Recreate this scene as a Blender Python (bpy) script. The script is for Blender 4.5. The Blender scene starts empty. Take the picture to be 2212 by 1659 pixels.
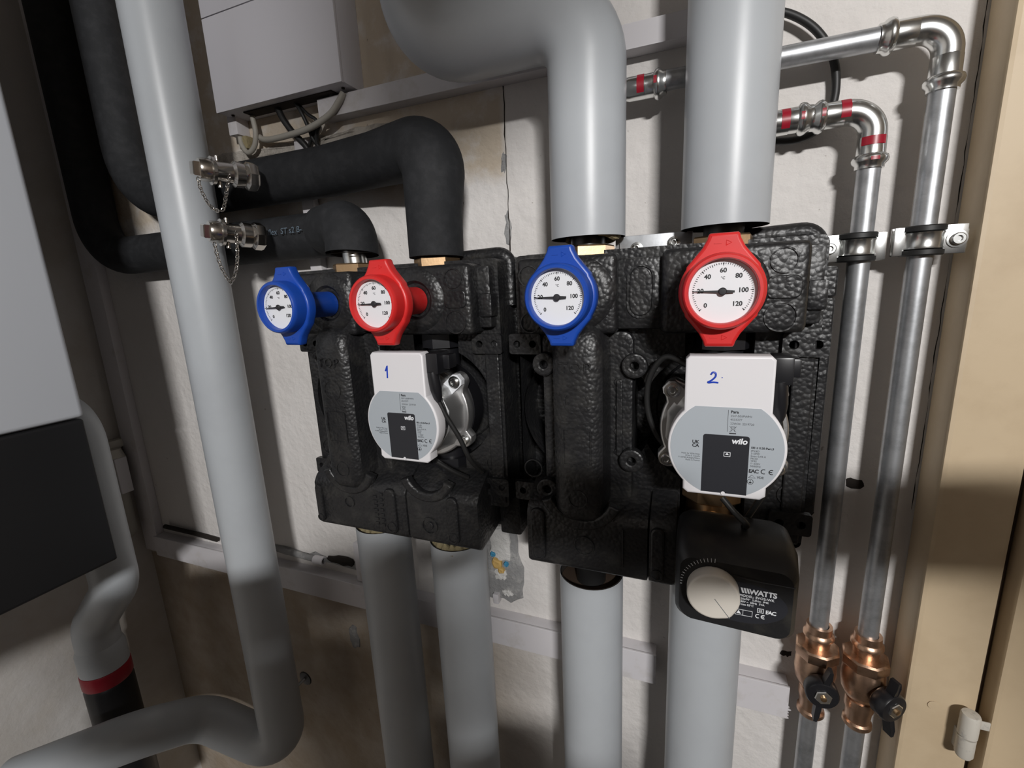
import bpy, bmesh, math, random
from mathutils import Vector, Matrix
random.seed(7)
sc = bpy.context.scene
COL = sc.collection

# ------------------------------------------------------------------ camera
F_PX, IW, IH = 981.93, 2212, 1659
RX = Vector((0.93238292, 0.0339015, -0.35987884))     # world X, Y, Z axes seen from the camera (right, down, forward)
RY = Vector((0.35870711, -0.20968345, 0.90959445))
RZ = Vector((-0.04462402, -0.97718143, -0.20766597))
EYE = Vector((0.0, -0.565, 1.55))
cd = bpy.data.cameras.new('camera'); cam = bpy.data.objects.new('camera', cd); COL.objects.link(cam)
right = Vector((RX[0], RY[0], RZ[0])); up = -Vector((RX[1], RY[1], RZ[1])); back = -Vector((RX[2], RY[2], RZ[2]))
M = Matrix.Identity(4)
for i in range(3):
    M[i][0], M[i][1], M[i][2], M[i][3] = right[i], up[i], back[i], EYE[i]
cam.matrix_world = M
cd.sensor_width = 36.0; cd.lens = F_PX / IW * 36.0; cd.clip_start = 0.01; cd.clip_end = 50
sc.camera = cam

# ------------------------------------------------------------------ world, lamp, exposure
wd = bpy.data.worlds.new('world'); sc.world = wd; wd.use_nodes = True
wd.node_tree.nodes['Background'].inputs[0].default_value = (0.9, 0.92, 1.0, 1)
wd.node_tree.nodes['Background'].inputs[1].default_value = 0.02
LAMP = Vector((0.74, -2.15, 2.26))
la = bpy.data.lights.new('lamp_light', 'AREA'); la.shape = 'RECTANGLE'; la.size = 0.30; la.size_y = 0.07
la.energy = 60; la.color = (1.0, 0.985, 0.97); la.spread = math.radians(175)
lo = bpy.data.objects.new('lamp_light', la); COL.objects.link(lo)
lo.location = LAMP
lo.rotation_euler = (Vector((-0.25, -0.1, 1.45)) - LAMP).to_track_quat('-Z', 'Y').to_euler()
sc.view_settings.view_transform = 'Standard'; sc.view_settings.look = 'None'
sc.view_settings.gamma = 1.0; sc.view_settings.use_curve_mapping = False
sc.view_settings.exposure = -0.42

def at(px, py, Y):
    """point at distance Y in front of the lens plane-parallel to the wall, seen at photo pixel px, py"""
    v = Vector(((px - IW / 2) / F_PX, (py - IH / 2) / F_PX, 1.0))
    d = Vector((RX.dot(v), RY.dot(v), RZ.dot(v))); d /= d.y
    return EYE + d * Y

# ------------------------------------------------------------------ materials
MATS = {}
def mat(name, col, rough=0.5, metal=0.0, bump=None, var=None, spec=0.5, coat=0.0, emit=None, trans=None):
    """bump=(kind, scale, strength, distance); var=(other colour, scale, low, high)"""
    if name in MATS: return MATS[name]
    m = bpy.data.materials.new(name); m.use_nodes = True; nt = m.node_tree; N = nt.nodes; L = nt.links
    b = N['Principled BSDF']
    b.inputs['Base Color'].default_value = (*col, 1); b.inputs['Roughness'].default_value = rough
    b.inputs['Metallic'].default_value = metal; b.inputs['Specular IOR Level'].default_value = spec
    b.inputs['Coat Weight'].default_value = coat
    if emit: b.inputs['Emission Color'].default_value = (*col, 1); b.inputs['Emission Strength'].default_value = emit
    if trans: b.inputs['Transmission Weight'].default_value = trans
    if bump or var:
        tc = N.new('ShaderNodeTexCoord')
    if var:
        layers = var if isinstance(var, list) else [var]
        prev = None
        for (c2, scl, lo_, hi_) in layers:
            n = N.new('ShaderNodeTexNoise'); n.inputs['Scale'].default_value = scl; n.inputs['Detail'].default_value = 6
            n.inputs['Roughness'].default_value = 0.65
            L.new(tc.outputs['Object'], n.inputs['Vector'])
            r = N.new('ShaderNodeMapRange'); r.inputs[1].default_value = lo_; r.inputs[2].default_value = hi_
            L.new(n.outputs['Fac'], r.inputs[0])
            mx = N.new('ShaderNodeMix'); mx.data_type = 'RGBA'
            L.new(r.outputs[0], mx.inputs[0])
            if prev is None: mx.inputs[6].default_value = (*col, 1)
            else: L.new(prev, mx.inputs[6])
            mx.inputs[7].default_value = (*c2, 1); prev = mx.outputs[2]
        L.new(prev, b.inputs['Base Color'])
    if bump:
        hts = bump if isinstance(bump, list) else [bump]
        nrm = None
        for kind, scl, st, dist in hts:
            if kind == 'voronoi':
                t = N.new('ShaderNodeTexVoronoi'); t.feature = 'SMOOTH_F1'; t.inputs['Smoothness'].default_value = 0.35; out = 'Distance'
            elif kind == 'brush':
                t = N.new('ShaderNodeTexNoise'); t.inputs['Detail'].default_value = 3; out = 'Fac'
            else:
                t = N.new('ShaderNodeTexNoise'); t.inputs['Detail'].default_value = 8; t.inputs['Roughness'].default_value = 0.6; out = 'Fac'
            t.inputs['Scale'].default_value = scl
            L.new(tc.outputs['Object'], t.inputs['Vector'])
            bp = N.new('ShaderNodeBump'); bp.inputs['Strength'].default_value = st; bp.inputs['Distance'].default_value = dist
            if kind == 'voronoi': bp.invert = True
            L.new(t.outputs[out], bp.inputs['Height'])
            if nrm: L.new(nrm, bp.inputs['Normal'])
            nrm = bp.outputs['Normal']
        L.new(nrm, b.inputs['Normal'])
    MATS[name] = m
    return m

M_EPP = mat('black_bead_foam', (0.0125, 0.0125, 0.0135), 0.40, 0, [('voronoi', 250, 0.6, 0.0010), ('noise', 50, 0.3, 0.002)],
            [((0.034, 0.033, 0.031), 38, 0.5, 0.75)], spec=0.5)
M_JACKET = mat('grey_pvc_jacket', (0.43, 0.455, 0.48), 0.36, 0, ('noise', 30, 0.06, 0.002), [((0.40, 0.42, 0.445), 9, 0.45, 0.7)], spec=0.45)
M_RUBBER = mat('black_rubber_foam', (0.016, 0.017, 0.019), 0.75, 0, ('noise', 420, 0.25, 0.0006), [((0.028, 0.029, 0.032), 70, 0.45, 0.75)], spec=0.3)
M_WOOL = mat('tan_glass_wool', (0.30, 0.25, 0.14), 0.95, 0, ('noise', 300, 1.0, 0.002))
M_BLACKIN = mat('dark_pipe_steel', (0.05, 0.05, 0.05), 0.35, 0.7)
M_BRASS = mat('brass', (0.52, 0.35, 0.20), 0.36, 1.0, ('noise', 220, 0.08, 0.001))
M_BRONZE = mat('red_bronze', (0.66, 0.44, 0.31), 0.34, 1.0, ('noise', 260, 0.2, 0.0008), [((0.40, 0.25, 0.16), 60, 0.5, 0.75)])
M_ZINC = mat('galvanised_steel', (0.50, 0.515, 0.535), 0.42, 0.85, ('noise', 120, 0.08, 0.001), [((0.33, 0.34, 0.355), 55, 0.45, 0.75)])
M_STEEL = mat('bright_zinc_fitting', (0.74, 0.75, 0.74), 0.24, 1.0, ('noise', 90, 0.04, 0.001))
M_CHROME = mat('nickel_plated', (0.55, 0.52, 0.48), 0.22, 1.0)
M_ALU = mat('cast_aluminium', (0.66, 0.66, 0.66), 0.36, 0.95, ('noise', 500, 0.2, 0.0005))
M_REDFLASH = mat('red_marking_foil', (0.30, 0.008, 0.022), 0.35)
M_BLUE = mat('blue_plastic', (0.008, 0.06, 0.37), 0.38)
M_RED = mat('red_plastic', (0.62, 0.022, 0.022), 0.38)
M_WHITE = mat('white_plastic', (0.72, 0.71, 0.73), 0.42)
M_DIAL = mat('dial_white', (0.76, 0.77, 0.80), 0.5)
M_GLASS = mat('clear_lens', (1, 1, 1), 0.03, 0, trans=1.0)
M_LABEL = mat('silver_label', (0.42, 0.46, 0.50), 0.42, 0.15)
M_LABELBLK = mat('label_black', (0.02, 0.021, 0.026), 0.4)
M_INK = mat('black_ink', (0.015, 0.015, 0.018), 0.6)
M_INKGREY = mat('grey_ink', (0.13, 0.14, 0.15), 0.6)
M_PEN = mat('blue_marker_ink', (0.01, 0.05, 0.45), 0.5)
M_PRINT = mat('white_print', (0.75, 0.77, 0.80), 0.5)
M_PALE = mat('pale_blue_print', (0.22, 0.29, 0.36), 0.7)
M_BLACKP = mat('black_plastic', (0.010, 0.010, 0.012), 0.36)
M_ACT = mat('actuator_black', (0.012, 0.012, 0.013), 0.42, 0, ('noise', 800, 0.1, 0.0004), [((0.035, 0.033, 0.028), 26, 0.52, 0.75)])
M_KNOB = mat('ivory_knob', (0.62, 0.58, 0.52), 0.45)
M_PAINT = mat('white_enamel', (0.62, 0.61, 0.65), 0.4, 0, ('noise', 14, 0.03, 0.003))
M_TRUNK = mat('white_pvc_trunk', (0.63, 0.61, 0.63), 0.45, 0, None, [((0.50, 0.47, 0.44), 22, 0.55, 0.8)])
M_CABLEB = mat('black_cable', (0.012, 0.012, 0.012), 0.5)
M_CABLEG = mat('grey_cable', (0.36, 0.34, 0.30), 0.55)
M_BOIL = mat('boiler_white', (0.52, 0.54, 0.58), 0.45)
M_BOILB = mat('boiler_black', (0.010, 0.010, 0.011), 0.45)
M_DOOR = mat('beige_door_paint', (0.56, 0.44, 0.29), 0.5, 0, ('noise', 60, 0.12, 0.001), [((0.50, 0.385, 0.25), 12, 0.45, 0.75)])
M_FRAME = mat('beige_frame_paint', (0.55, 0.435, 0.29), 0.5, 0, ('noise', 60, 0.12, 0.001), [((0.48, 0.37, 0.24), 16, 0.45, 0.75)])
M_HINGE = mat('painted_hinge', (0.55, 0.52, 0.46), 0.5, 0, None, [((0.30, 0.29, 0.27), 70, 0.55, 0.7)])
M_GAP = mat('dark_gap_wood', (0.05, 0.03, 0.018), 0.9)
M_PLASTERGREY = mat('grey_cement', (0.27, 0.27, 0.27), 0.95, 0, ('noise', 90, 0.9, 0.004), [((0.45, 0.44, 0.43), 45, 0.5, 0.7)])
M_PLASTERW = mat('white_filler', (0.66, 0.65, 0.63), 0.9, 0, ('noise', 140, 0.9, 0.003))
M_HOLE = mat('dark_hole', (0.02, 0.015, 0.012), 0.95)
M_YEL = mat('yellow_scrap', (0.55, 0.36, 0.12), 0.8)
M_BLUESCRAP = mat('blue_scrap', (0.05, 0.25, 0.42), 0.7)
M_LED = mat('lamp_diffuser', (1.0, 0.985, 0.96), 0.4, emit=2.0)
M_FLOOR = mat('concrete_floor', (0.12, 0.105, 0.09), 0.85, 0, ('noise', 40, 0.3, 0.003))
M_CEIL = mat('dingy_ceiling', (0.20, 0.18, 0.16), 0.9)
M_ROOM = mat('dingy_wall', (0.20, 0.165, 0.13), 0.9, 0, ('noise', 40, 0.3, 0.003))

def wall_material():
    m = bpy.data.materials.new('painted_plaster'); m.use_nodes = True; nt = m.node_tree; N = nt.nodes; L = nt.links
    b = N['Principled BSDF']; b.inputs['Roughness'].default_value = 0.88; b.inputs['Specular IOR Level'].default_value = 0.25
    tc = N.new('ShaderNodeTexCoord'); sep = N.new('ShaderNodeSeparateXYZ'); L.new(tc.outputs['Object'], sep.inputs[0])
    def noise(scale, det=6, rough=0.6):
        n = N.new('ShaderNodeTexNoise'); n.inputs['Scale'].default_value = scale; n.inputs['Detail'].default_value = det
        n.inputs['Roughness'].default_value = rough; L.new(tc.outputs['Object'], n.inputs['Vector']); return n
    def rng(src, a, b_, c=0.0, d=1.0):
        r = N.new('ShaderNodeMapRange'); r.inputs[1].default_value = a; r.inputs[2].default_value = b_
        r.inputs[3].default_value = c; r.inputs[4].default_value = d; L.new(src, r.inputs[0]); return r.outputs[0]
    def math_(op, a, b_=None):
        n = N.new('ShaderNodeMath'); n.operation = op
        for k, v in enumerate((a, b_)):
            if v is None: continue
            if isinstance(v, (int, float)): n.inputs[k].default_value = v
            else: L.new(v, n.inputs[k])
        return n.outputs[0]
    def mix(f, a, c):
        n = N.new('ShaderNodeMix'); n.data_type = 'RGBA'; L.new(f, n.inputs[0])
        for k, v in ((6, a), (7, c)):
            if isinstance(v, tuple): n.inputs[k].default_value = (*v, 1)
            else: L.new(v, n.inputs[k])
        return n.outputs[2]
    base = mix(rng(noise(5).outputs['Fac'], 0.35, 0.7), (0.70, 0.675, 0.655), (0.64, 0.61, 0.585))
    # old plaster left of the panel joint: yellowed and blotchy near the top
    left = rng(sep.outputs['X'], -0.225, -0.215, 1, 0)
    wob = math_('ADD', sep.outputs['Z'], math_('MULTIPLY', noise(9).outputs['Fac'], 0.12))
    upz = rng(wob, 1.735, 1.765)
    blot = math_('MULTIPLY', math_('MULTIPLY', left, upz), rng(noise(24).outputs['Fac'], 0.30, 0.5))
    base = mix(blot, base, (0.56, 0.48, 0.385))
    # raw dirty plaster under the lower trunking, left of the third pipe
    low = rng(wob, 1.085, 1.06)
    lowl = rng(sep.outputs['X'], -0.17, -0.33)
    dirt = math_('MULTIPLY', math_('MULTIPLY', low, lowl), rng(noise(14).outputs['Fac'], 0.15, 0.6, 0.55, 1.0))
    base = mix(dirt, base, (0.37, 0.305, 0.235))
    specks = math_('MULTIPLY', rng(noise(90, 3).outputs['Fac'], 0.70, 0.74), 0.6)
    base = mix(specks, base, (0.22, 0.18, 0.14))
    L.new(base, b.inputs['Base Color'])
    bp = N.new('ShaderNodeBump'); bp.inputs['Strength'].default_value = 0.55; bp.inputs['Distance'].default_value = 0.004
    L.new(noise(75, 8, 0.55).outputs['Fac'], bp.inputs['Height'])
    bp2 = N.new('ShaderNodeBump'); bp2.inputs['Strength'].default_value = 0.35; bp2.inputs['Distance'].default_value = 0.012
    L.new(noise(14, 3).outputs['Fac'], bp2.inputs['Height']); L.new(bp.outputs['Normal'], bp2.inputs['Normal'])
    L.new(bp2.outputs['Normal'], b.inputs['Normal'])
    return m
M_WALL = wall_material()
M_WALLL = mat('left_plaster', (0.62, 0.60, 0.58), 0.9, 0, ('noise', 40, 0.4, 0.004), [((0.52, 0.48, 0.43), 6, 0.4, 0.7)])

# ------------------------------------------------------------------ mesh helpers
def fillet(pts, radii, n=10):
    """polyline with rounded corners"""
    pts = [Vector(p) for p in pts]
    if not isinstance(radii, (list, tuple)): radii = [radii] * len(pts)
    out = [pts[0]]
    for i in range(1, len(pts) - 1):
        a, b, c = pts[i - 1], pts[i], pts[i + 1]
        d1 = (a - b).normalized(); d2 = (c - b).normalized()
        ang = d1.angle(d2)
        if ang > math.pi - 0.02 or radii[i] <= 0: out.append(b); continue
        t = min(radii[i] / math.tan(ang / 2), (a - b).length * 0.98, (c - b).length * 0.98)
        r = t * math.tan(ang / 2)
        cen = b + (d1 + d2).normalized() * (r / math.sin(ang / 2))
        p0 = b + d1 * t; p1 = b + d2 * t
        v0 = p0 - cen; v1 = p1 - cen; th = v0.angle(v1); ax = v0.cross(v1).normalized()
        for k in range(n + 1):
            out.append(cen + Matrix.Rotation(th * k / n, 3, ax) @ v0)
    out.append(pts[-1])
    return out

def spline(pts, n=8):
    P = [Vector(p) for p in pts]; P = [P[0] * 2 - P[1]] + P + [P[-1] * 2 - P[-2]]
    out = []
    for i in range(1, len(P) - 2):
        a, b, c, d = P[i - 1], P[i], P[i + 1], P[i + 2]
        for k in range(n):
            t = k / n
            out.append(0.5 * ((2 * b) + (c - a) * t + (2 * a - 5 * b + 4 * c - d) * t * t + (3 * b - a - 3 * c + d) * t ** 3))
    out.append(P[-2]); return out

def circle(cx, cz, r, n=32, a0=0, a1=2 * math.pi):
    full = abs(a1 - a0) > 6.28
    return [(cx + r * math.cos(a0 + (a1 - a0) * k / (n if full else n - 1)), cz + r * math.sin(a0 + (a1 - a0) * k / (n if full else n - 1))) for k in range(n)]

def rrect(x0, x1, z0, z1, r, n=4):
    o = []
    for cx, cz, a in ((x1 - r, z1 - r, 0), (x0 + r, z1 - r, 90), (x0 + r, z0 + r, 180), (x1 - r, z0 + r, 270)):
        o += circle(cx, cz, r, n + 1, math.radians(a), math.radians(a + 90))
    return o

def capsule(cx, z0, z1, w, n=10):
    r = w / 2
    return circle(cx, z1 - r, r, n, 0, math.pi) + circle(cx, z0 + r, r, n, math.pi, 2 * math.pi)

class MB:
    def __init__(s): s.bm = bmesh.new()
    def add(s, bm, mtx=None):
        if mtx is not None: bmesh.ops.transform(bm, matrix=mtx, verts=bm.verts)
        me = bpy.data.meshes.new('tmp'); bm.to_mesh(me); bm.free(); s.bm.from_mesh(me); bpy.data.meshes.remove(me); return s
    def addmesh(s, me, mtx=None):
        bm = bmesh.new(); bm.from_mesh(me); bpy.data.meshes.remove(me); return s.add(bm, mtx)
    def box(s, x0, x1, y0, y1, z0, z1, bev=0.0, seg=2, mtx=None):
        bm = bmesh.new(); bmesh.ops.create_cube(bm, size=1)
        for v in bm.verts:
            v.co = Vector(((x0 + x1) / 2 + v.co.x * (x1 - x0), (y0 + y1) / 2 + v.co.y * (y1 - y0), (z0 + z1) / 2 + v.co.z * (z1 - z0)))
        if bev: bmesh.ops.bevel(bm, geom=list(bm.edges), offset=bev, segments=seg, affect='EDGES', profile=0.6)
        return s.add(bm, mtx)
    def tube(s, path, r, n=20, caps=True, closed=False, sq=None):
        path = [Vector(p) for p in path]
        rr = r if isinstance(r, (list, tuple)) else [r] * len(path)
        bm = bmesh.new(); rings = []; prev = None; m = len(path)
        for i, p in enumerate(path):
            if closed: t = (path[(i + 1) % m] - path[i - 1]).normalized()
            else: t = (path[min(i + 1, m - 1)] - path[max(i - 1, 0)]).normalized()
            if prev is None:
                u = t.orthogonal().normalized()
            else:
                u = (prev - t * prev.dot(t)).normalized()
            prev = u; w = t.cross(u)
            rings.append([bm.verts.new(p + (u * math.cos(2 * math.pi * k / n) + w * math.sin(2 * math.pi * k / n)) * rr[i]) for k in range(n)])
        for i in range(m if closed else m - 1):
            a, b = rings[i], rings[(i + 1) % m]
            for k in range(n): bm.faces.new((a[k], a[(k + 1) % n], b[(k + 1) % n], b[k]))
        if caps and not closed:
            bm.faces.new(rings[0][::-1]); bm.faces.new(rings[-1])
        bmesh.ops.recalc_face_normals(bm, faces=bm.faces)
        return s.add(bm)
    def lathe(s, prof, origin, d=(0, 0, 1), n=32, rot=0.0):
        """prof: list of (radius, height along d)"""
        d = Vector(d).normalized(); q = d.to_track_quat('Z', 'Y').to_matrix().to_4x4()
        bm = bmesh.new(); rings = []
        for r, h in prof:
            if r < 1e-6: rings.append([bm.verts.new((0, 0, h))])
            else: rings.append([bm.verts.new((r * math.cos(rot + 2 * math.pi * k / n), r * math.sin(rot + 2 * math.pi * k / n), h)) for k in range(n)])
        for a, b in zip(rings[:-1], rings[1:]):
            if len(a) == 1 and len(b) == 1: continue
            for k in range(n):
                k2 = (k + 1) % n
                if len(a) == 1: bm.faces.new((a[0], b[k2], b[k]))
                elif len(b) == 1: bm.faces.new((a[k], a[k2], b[0]))
                else: bm.faces.new((a[k], a[k2], b[k2], b[k]))
        bmesh.ops.recalc_face_normals(bm, faces=bm.faces)
        return s.add(bm, Matrix.Translation(Vector(origin)) @ q)
    def cyl(s, p0, p1, r, n=24, ch=0.0, rot=0.0):
        p0, p1 = Vector(p0), Vector(p1); h = (p1 - p0).length
        return s.lathe([(0, 0), (r - ch, 0), (r, ch), (r, h - ch), (r - ch, h), (0, h)] if ch else [(0, 0), (r, 0), (r, h), (0, h)], p0, p1 - p0, n, rot)
    def prism(s, outlines, y0, y1, bev=0.0, seg=2, mtx=None):
        """outlines in the x-z plane (first may have holes following), from y0 (front) to y1 (back)"""
        if isinstance(outlines[0][0], (int, float)): outlines = [outlines]
        cu = bpy.data.curves.new('tmp', 'CURVE'); cu.dimensions = '2D'; cu.fill_mode = 'BOTH'
        for o in outlines:
            sp = cu.splines.new('POLY'); sp.points.add(len(o) - 1); sp.use_cyclic_u = True
            for k, (x, z) in enumerate(o): sp.points[k].co = (x, z, 0, 1)
        h = abs(y1 - y0) / 2
        bev = min(bev, h * 0.95)
        cu.bevel_depth = bev; cu.bevel_resolution = max(0, seg - 1); cu.extrude = h - bev; cu.offset = -bev
        ob = bpy.data.objects.new('tmp', cu); me = bpy.data.meshes.new_from_object(ob)
        bpy.data.objects.remove(ob); bpy.data.curves.remove(cu)
        t = Matrix(((1, 0, 0, 0), (0, 0, -1, (y0 + y1) / 2), (0, 1, 0, 0), (0, 0, 0, 1)))
        return s.addmesh(me, t if mtx is None else mtx @ t)
    def text(s, body, x, y, z, size, ext=0.0002, align='LEFT', bold=0.0, shear=0.0, mtx=None, space=1.0):
        cu = bpy.data.curves.new('tmp', 'FONT'); cu.body = body; cu.size = size; cu.extrude = ext; cu.align_x = align
        cu.offset = bold; cu.shear = shear; cu.resolution_u = 3; cu.space_character = space
        ob = bpy.data.objects.new('tmp', cu); me = bpy.data.meshes.new_from_object(ob)
        bpy.data.objects.remove(ob); bpy.data.curves.remove(cu)
        t = Matrix(((1, 0, 0, x), (0, 0, -1, y), (0, 1, 0, z), (0, 0, 0, 1)))
        return s.addmesh(me, t if mtx is None else mtx @ t)
    def blob(s, outline, y0, y1, amp=0.0015, mtx=None):
        """irregular flat lump on a wall: ragged outline, domed"""
        cx = sum(p[0] for p in outline) / len(outline); cz = sum(p[1] for p in outline) / len(outline)
        bm = bmesh.new(); rings = []
        for f, h in ((1.0, 0.0), (0.93, 0.75), (0.6, 1.0), (0.25, 0.92)):
            rings.append([bm.verts.new((cx + (x - cx) * f + random.uniform(-amp, amp), y1 + (y0 - y1) * h + random.uniform(-amp, amp) * 0.4 * (h > 0), cz + (z - cz) * f + random.uniform(-amp, amp))) for x, z in outline])
        n = len(outline)
        for a, b in zip(rings[:-1], rings[1:]):
            for k in range(n): bm.faces.new((a[k], a[(k + 1) % n], b[(k + 1) % n], b[k]))
        bm.faces.new(rings[-1]); bmesh.ops.recalc_face_normals(bm, faces=bm.faces)
        return s.add(bm, mtx)
    def build(s, name, m, parent=None, base=None, sharp=38, link=True):
        me = bpy.data.meshes.new(name)
        off = BASE[parent.name] if parent else Vector(base if base is not None else (0, 0, 0))
        bmesh.ops.translate(s.bm, vec=-off, verts=s.bm.verts)
        s.bm.to_mesh(me); s.bm.free()
        for p in me.polygons: p.use_smooth = True
        try: me.set_sharp_from_angle(angle=math.radians(sharp))
        except Exception: pass
        me.materials.append(m)
        o = bpy.data.objects.new(name, me); COL.objects.link(o)
        if parent:
            o.parent = parent; BASE[o.name] = off
        else:
            o.location = off; BASE[o.name] = off
        return o

BASE = {}
def thing(name, label, cat, base, group=None):
    o = bpy.data.objects.new(name, None); COL.objects.link(o); o.location = base; o.empty_display_size = 0.03
    o['label'] = label; o['category'] = cat
    if group: o['group'] = group
    BASE[o.name] = Vector(base)
    return o
def tag(o, label, cat, group=None, kind=None):
    if label: o['label'] = label
    if cat: o['category'] = cat
    if group: o['group'] = group
    if kind: o['kind'] = kind
    return o
def struct(o, label=None):
    o['kind'] = 'structure'
    if label: o['label'] = label
    return o

# ================================================================== ROOM
XL, XR, YF, ZC = -1.12, 1.30, -3.0, 2.45
struct(MB().box(XL - 0.1, XR + 0.1, 0.0, 0.1, -0.1, ZC + 0.1).build('wall_back', M_WALL))
struct(MB().box(XL - 0.1, XL, YF, 0.0, 0, ZC).build('wall_left', M_WALLL))
struct(MB().box(XR, XR + 0.1, YF, 0.0, 0, ZC).build('wall_right', M_ROOM))
struct(MB().box(XL - 0.1, XR + 0.1, YF - 0.1, YF, -0.1, ZC + 0.1).build('wall_front', M_ROOM))
struct(MB().box(XL, XR, YF, 0.0, -0.1, 0.0).build('floor', M_FLOOR))
struct(MB().box(XL, XR, YF, 0.0, ZC, ZC + 0.1).build('ceiling', M_CEIL))

# door frame and door on the right
tr = thing('trim_1', 'beige painted door frame beside the galvanised pipes', None, (0.228, 0, 0)); del tr['category']; struct(tr)
f = MB(); f.prism([(0.228, 0.0), (0.287, 0.0), (0.287, ZC - 0.3), (0.228, ZC - 0.3)], -0.043, 0.0, 0.004)
f.build('frame_post', M_FRAME, tr)
MB().box(0.2865, 0.2945, -0.03, 0.0, 0.0, ZC - 0.3).build('rebate', M_GAP, tr)
sc_ = MB(); sc_.lathe([(0, 0.0), (0.0045, 0.0), (0.005, 0.0006), (0.0, 0.0008)], (0.252, -0.0432, 1.55 - 0.858 * 0.522), (0, -1, 0), 16)
sc_.build('screw_head', M_FRAME, tr)
dr = thing('door_1', 'beige painted door leaf with painted barrel hinge', None, (0.2955, 0, 0)); del dr['category']; struct(dr)
d = MB(); d.prism([(0.2955, 0.01), (1.10, 0.01), (1.10, ZC - 0.31), (0.2955, ZC - 0.31)], -0.049, -0.004, 0.004); d.build('door_leaf', M_DOOR, dr)
hz = 1.55 - 0.52 * 0.89
hx, hy = 0.2755, -0.0565
h = MB(); h.lathe([(0, 0.001), (0.0078, 0.001), (0.0078, 0.024), (0.0070, 0.026), (0.004, 0.0266), (0, 0.0266)], (hx, hy, hz), (0, 0, 1), 24)
h.build('hinge_barrel', M_HINGE, dr)
h = MB(); h.lathe([(0, -0.001), (0.0074, -0.001), (0.0074, -0.022), (0.006, -0.025), (0, -0.025)], (hx, hy, hz), (0, 0, 1), 24)
h.build('hinge_barrel', M_HINGE, dr)
h = MB(); h.box(hx + 0.004, 0.2985, hy + 0.009, -0.046, hz + 0.002, hz + 0.012, 0.001); h.build('hinge_leaf', M_HINGE, dr)
h = MB(); h.box(hx - 0.004, hx + 0.004, hy + 0.003, -0.042, hz - 0.026, hz - 0.003, 0.001); h.build('hinge_leaf', M_HINGE, dr)

# ceiling lamp behind the camera
lt = thing('ceiling_lamp', 'slim white batten lamp hung below the ceiling behind the viewer', 'lamp', (LAMP.x, LAMP.y, ZC))
qm = Matrix.Translation(LAMP) @ lo.rotation_euler.to_matrix().to_4x4()
MB().box(-0.19, 0.19, -0.05, 0.05, 0.012, 0.05, 0.006, mtx=qm).build('lamp_housing', M_WHITE, lt)
MB().box(-0.16, 0.16, -0.04, 0.04, 0.004, 0.011, 0.002, mtx=qm).build('diffuser', M_LED, lt)
for s_ in (-1, 1):
    a = qm @ Vector((s_ * 0.14, 0, 0.045))
    MB().cyl(a, (a.x, a.y, ZC), 0.004, 10).build('hanger', M_STEEL, lt)

# ================================================================== INSULATED GREY PIPES
RP, YP = 0.0374, -0.080
PX = [-0.4005, -0.2795, -0.1005, 0.0265]
def jacket_open_end(mb, x, y, z, r, up):
    """annular end of the jacket with wall thickness, up=+1 the tube goes up from z"""
    s = up
    mb.lathe([(r - 0.0012, 0.02 * s), (r - 0.0012, 0.0), (r, 0.0), (r, 0.03 * s)], (x, y, z), (0, 0, 1), 48)

def grey_pipe(name, label, path, r, ends=(), n=48, foam=()):
    t = thing(name, label, 'pipe', path[0] if path[0][2] < path[-1][2] else path[-1], 'grey jacketed pipes')
    MB().tube(path, r, n, caps=False).build('jacket', M_JACKET, t, sharp=60)
    # inside filling, set back a little from the cut ends
    p = [Vector(q) for q in path]
    MB().tube(p, [r - 0.0015] * len(p), n, caps=False).build('jacket_lining', M_HOLE, t, sharp=60)
    return t
# third pipe, upper: down from the wall bend, with a leg to the left
t = grey_pipe('insulated_pipe', 'grey jacketed pipe bending left above the blue dial of the right pump group',
          fillet([(PX[2], YP, 1.5955), (PX[2], YP, 1.803), (-0.282, YP, 1.803), (-0.282, YP, 2.44)], [0, 0.050, 0.060, 0], 14), RP)
MB().cyl((PX[2], YP, 1.606), (PX[2], YP, 1.6075), RP - 0.002, 40).build('wool_filling', M_HOLE, t)
MB().tube([(PX[2] + 0.030 * math.cos(a), YP + 0.031 * math.sin(a), 1.5965 + 0.002 * math.sin(5 * a)) for a in [k * 0.2 for k in range(-5, 14)]], 0.0035, 8).build('wool_fringe', M_WOOL, t)
MB().cyl((PX[2], YP, 1.578), (PX[2], YP, 1.61), 0.0175, 24).build('steel_pipe', M_BLACKIN, t)
t = grey_pipe('insulated_pipe', 'straight grey jacketed pipe above the red dial of the right pump group',
          [(PX[3], YP, 1.5955), (PX[3], YP, 2.0), (PX[3], YP, 2.44)], RP)
MB().cyl((PX[3], YP, 1.606), (PX[3], YP, 1.6075), RP - 0.002, 40).build('wool_filling', M_HOLE, t)
MB().cyl((PX[3], YP, 1.578), (PX[3], YP, 1.61), 0.0175, 24).build('steel_pipe', M_BLACKIN, t)
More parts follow.
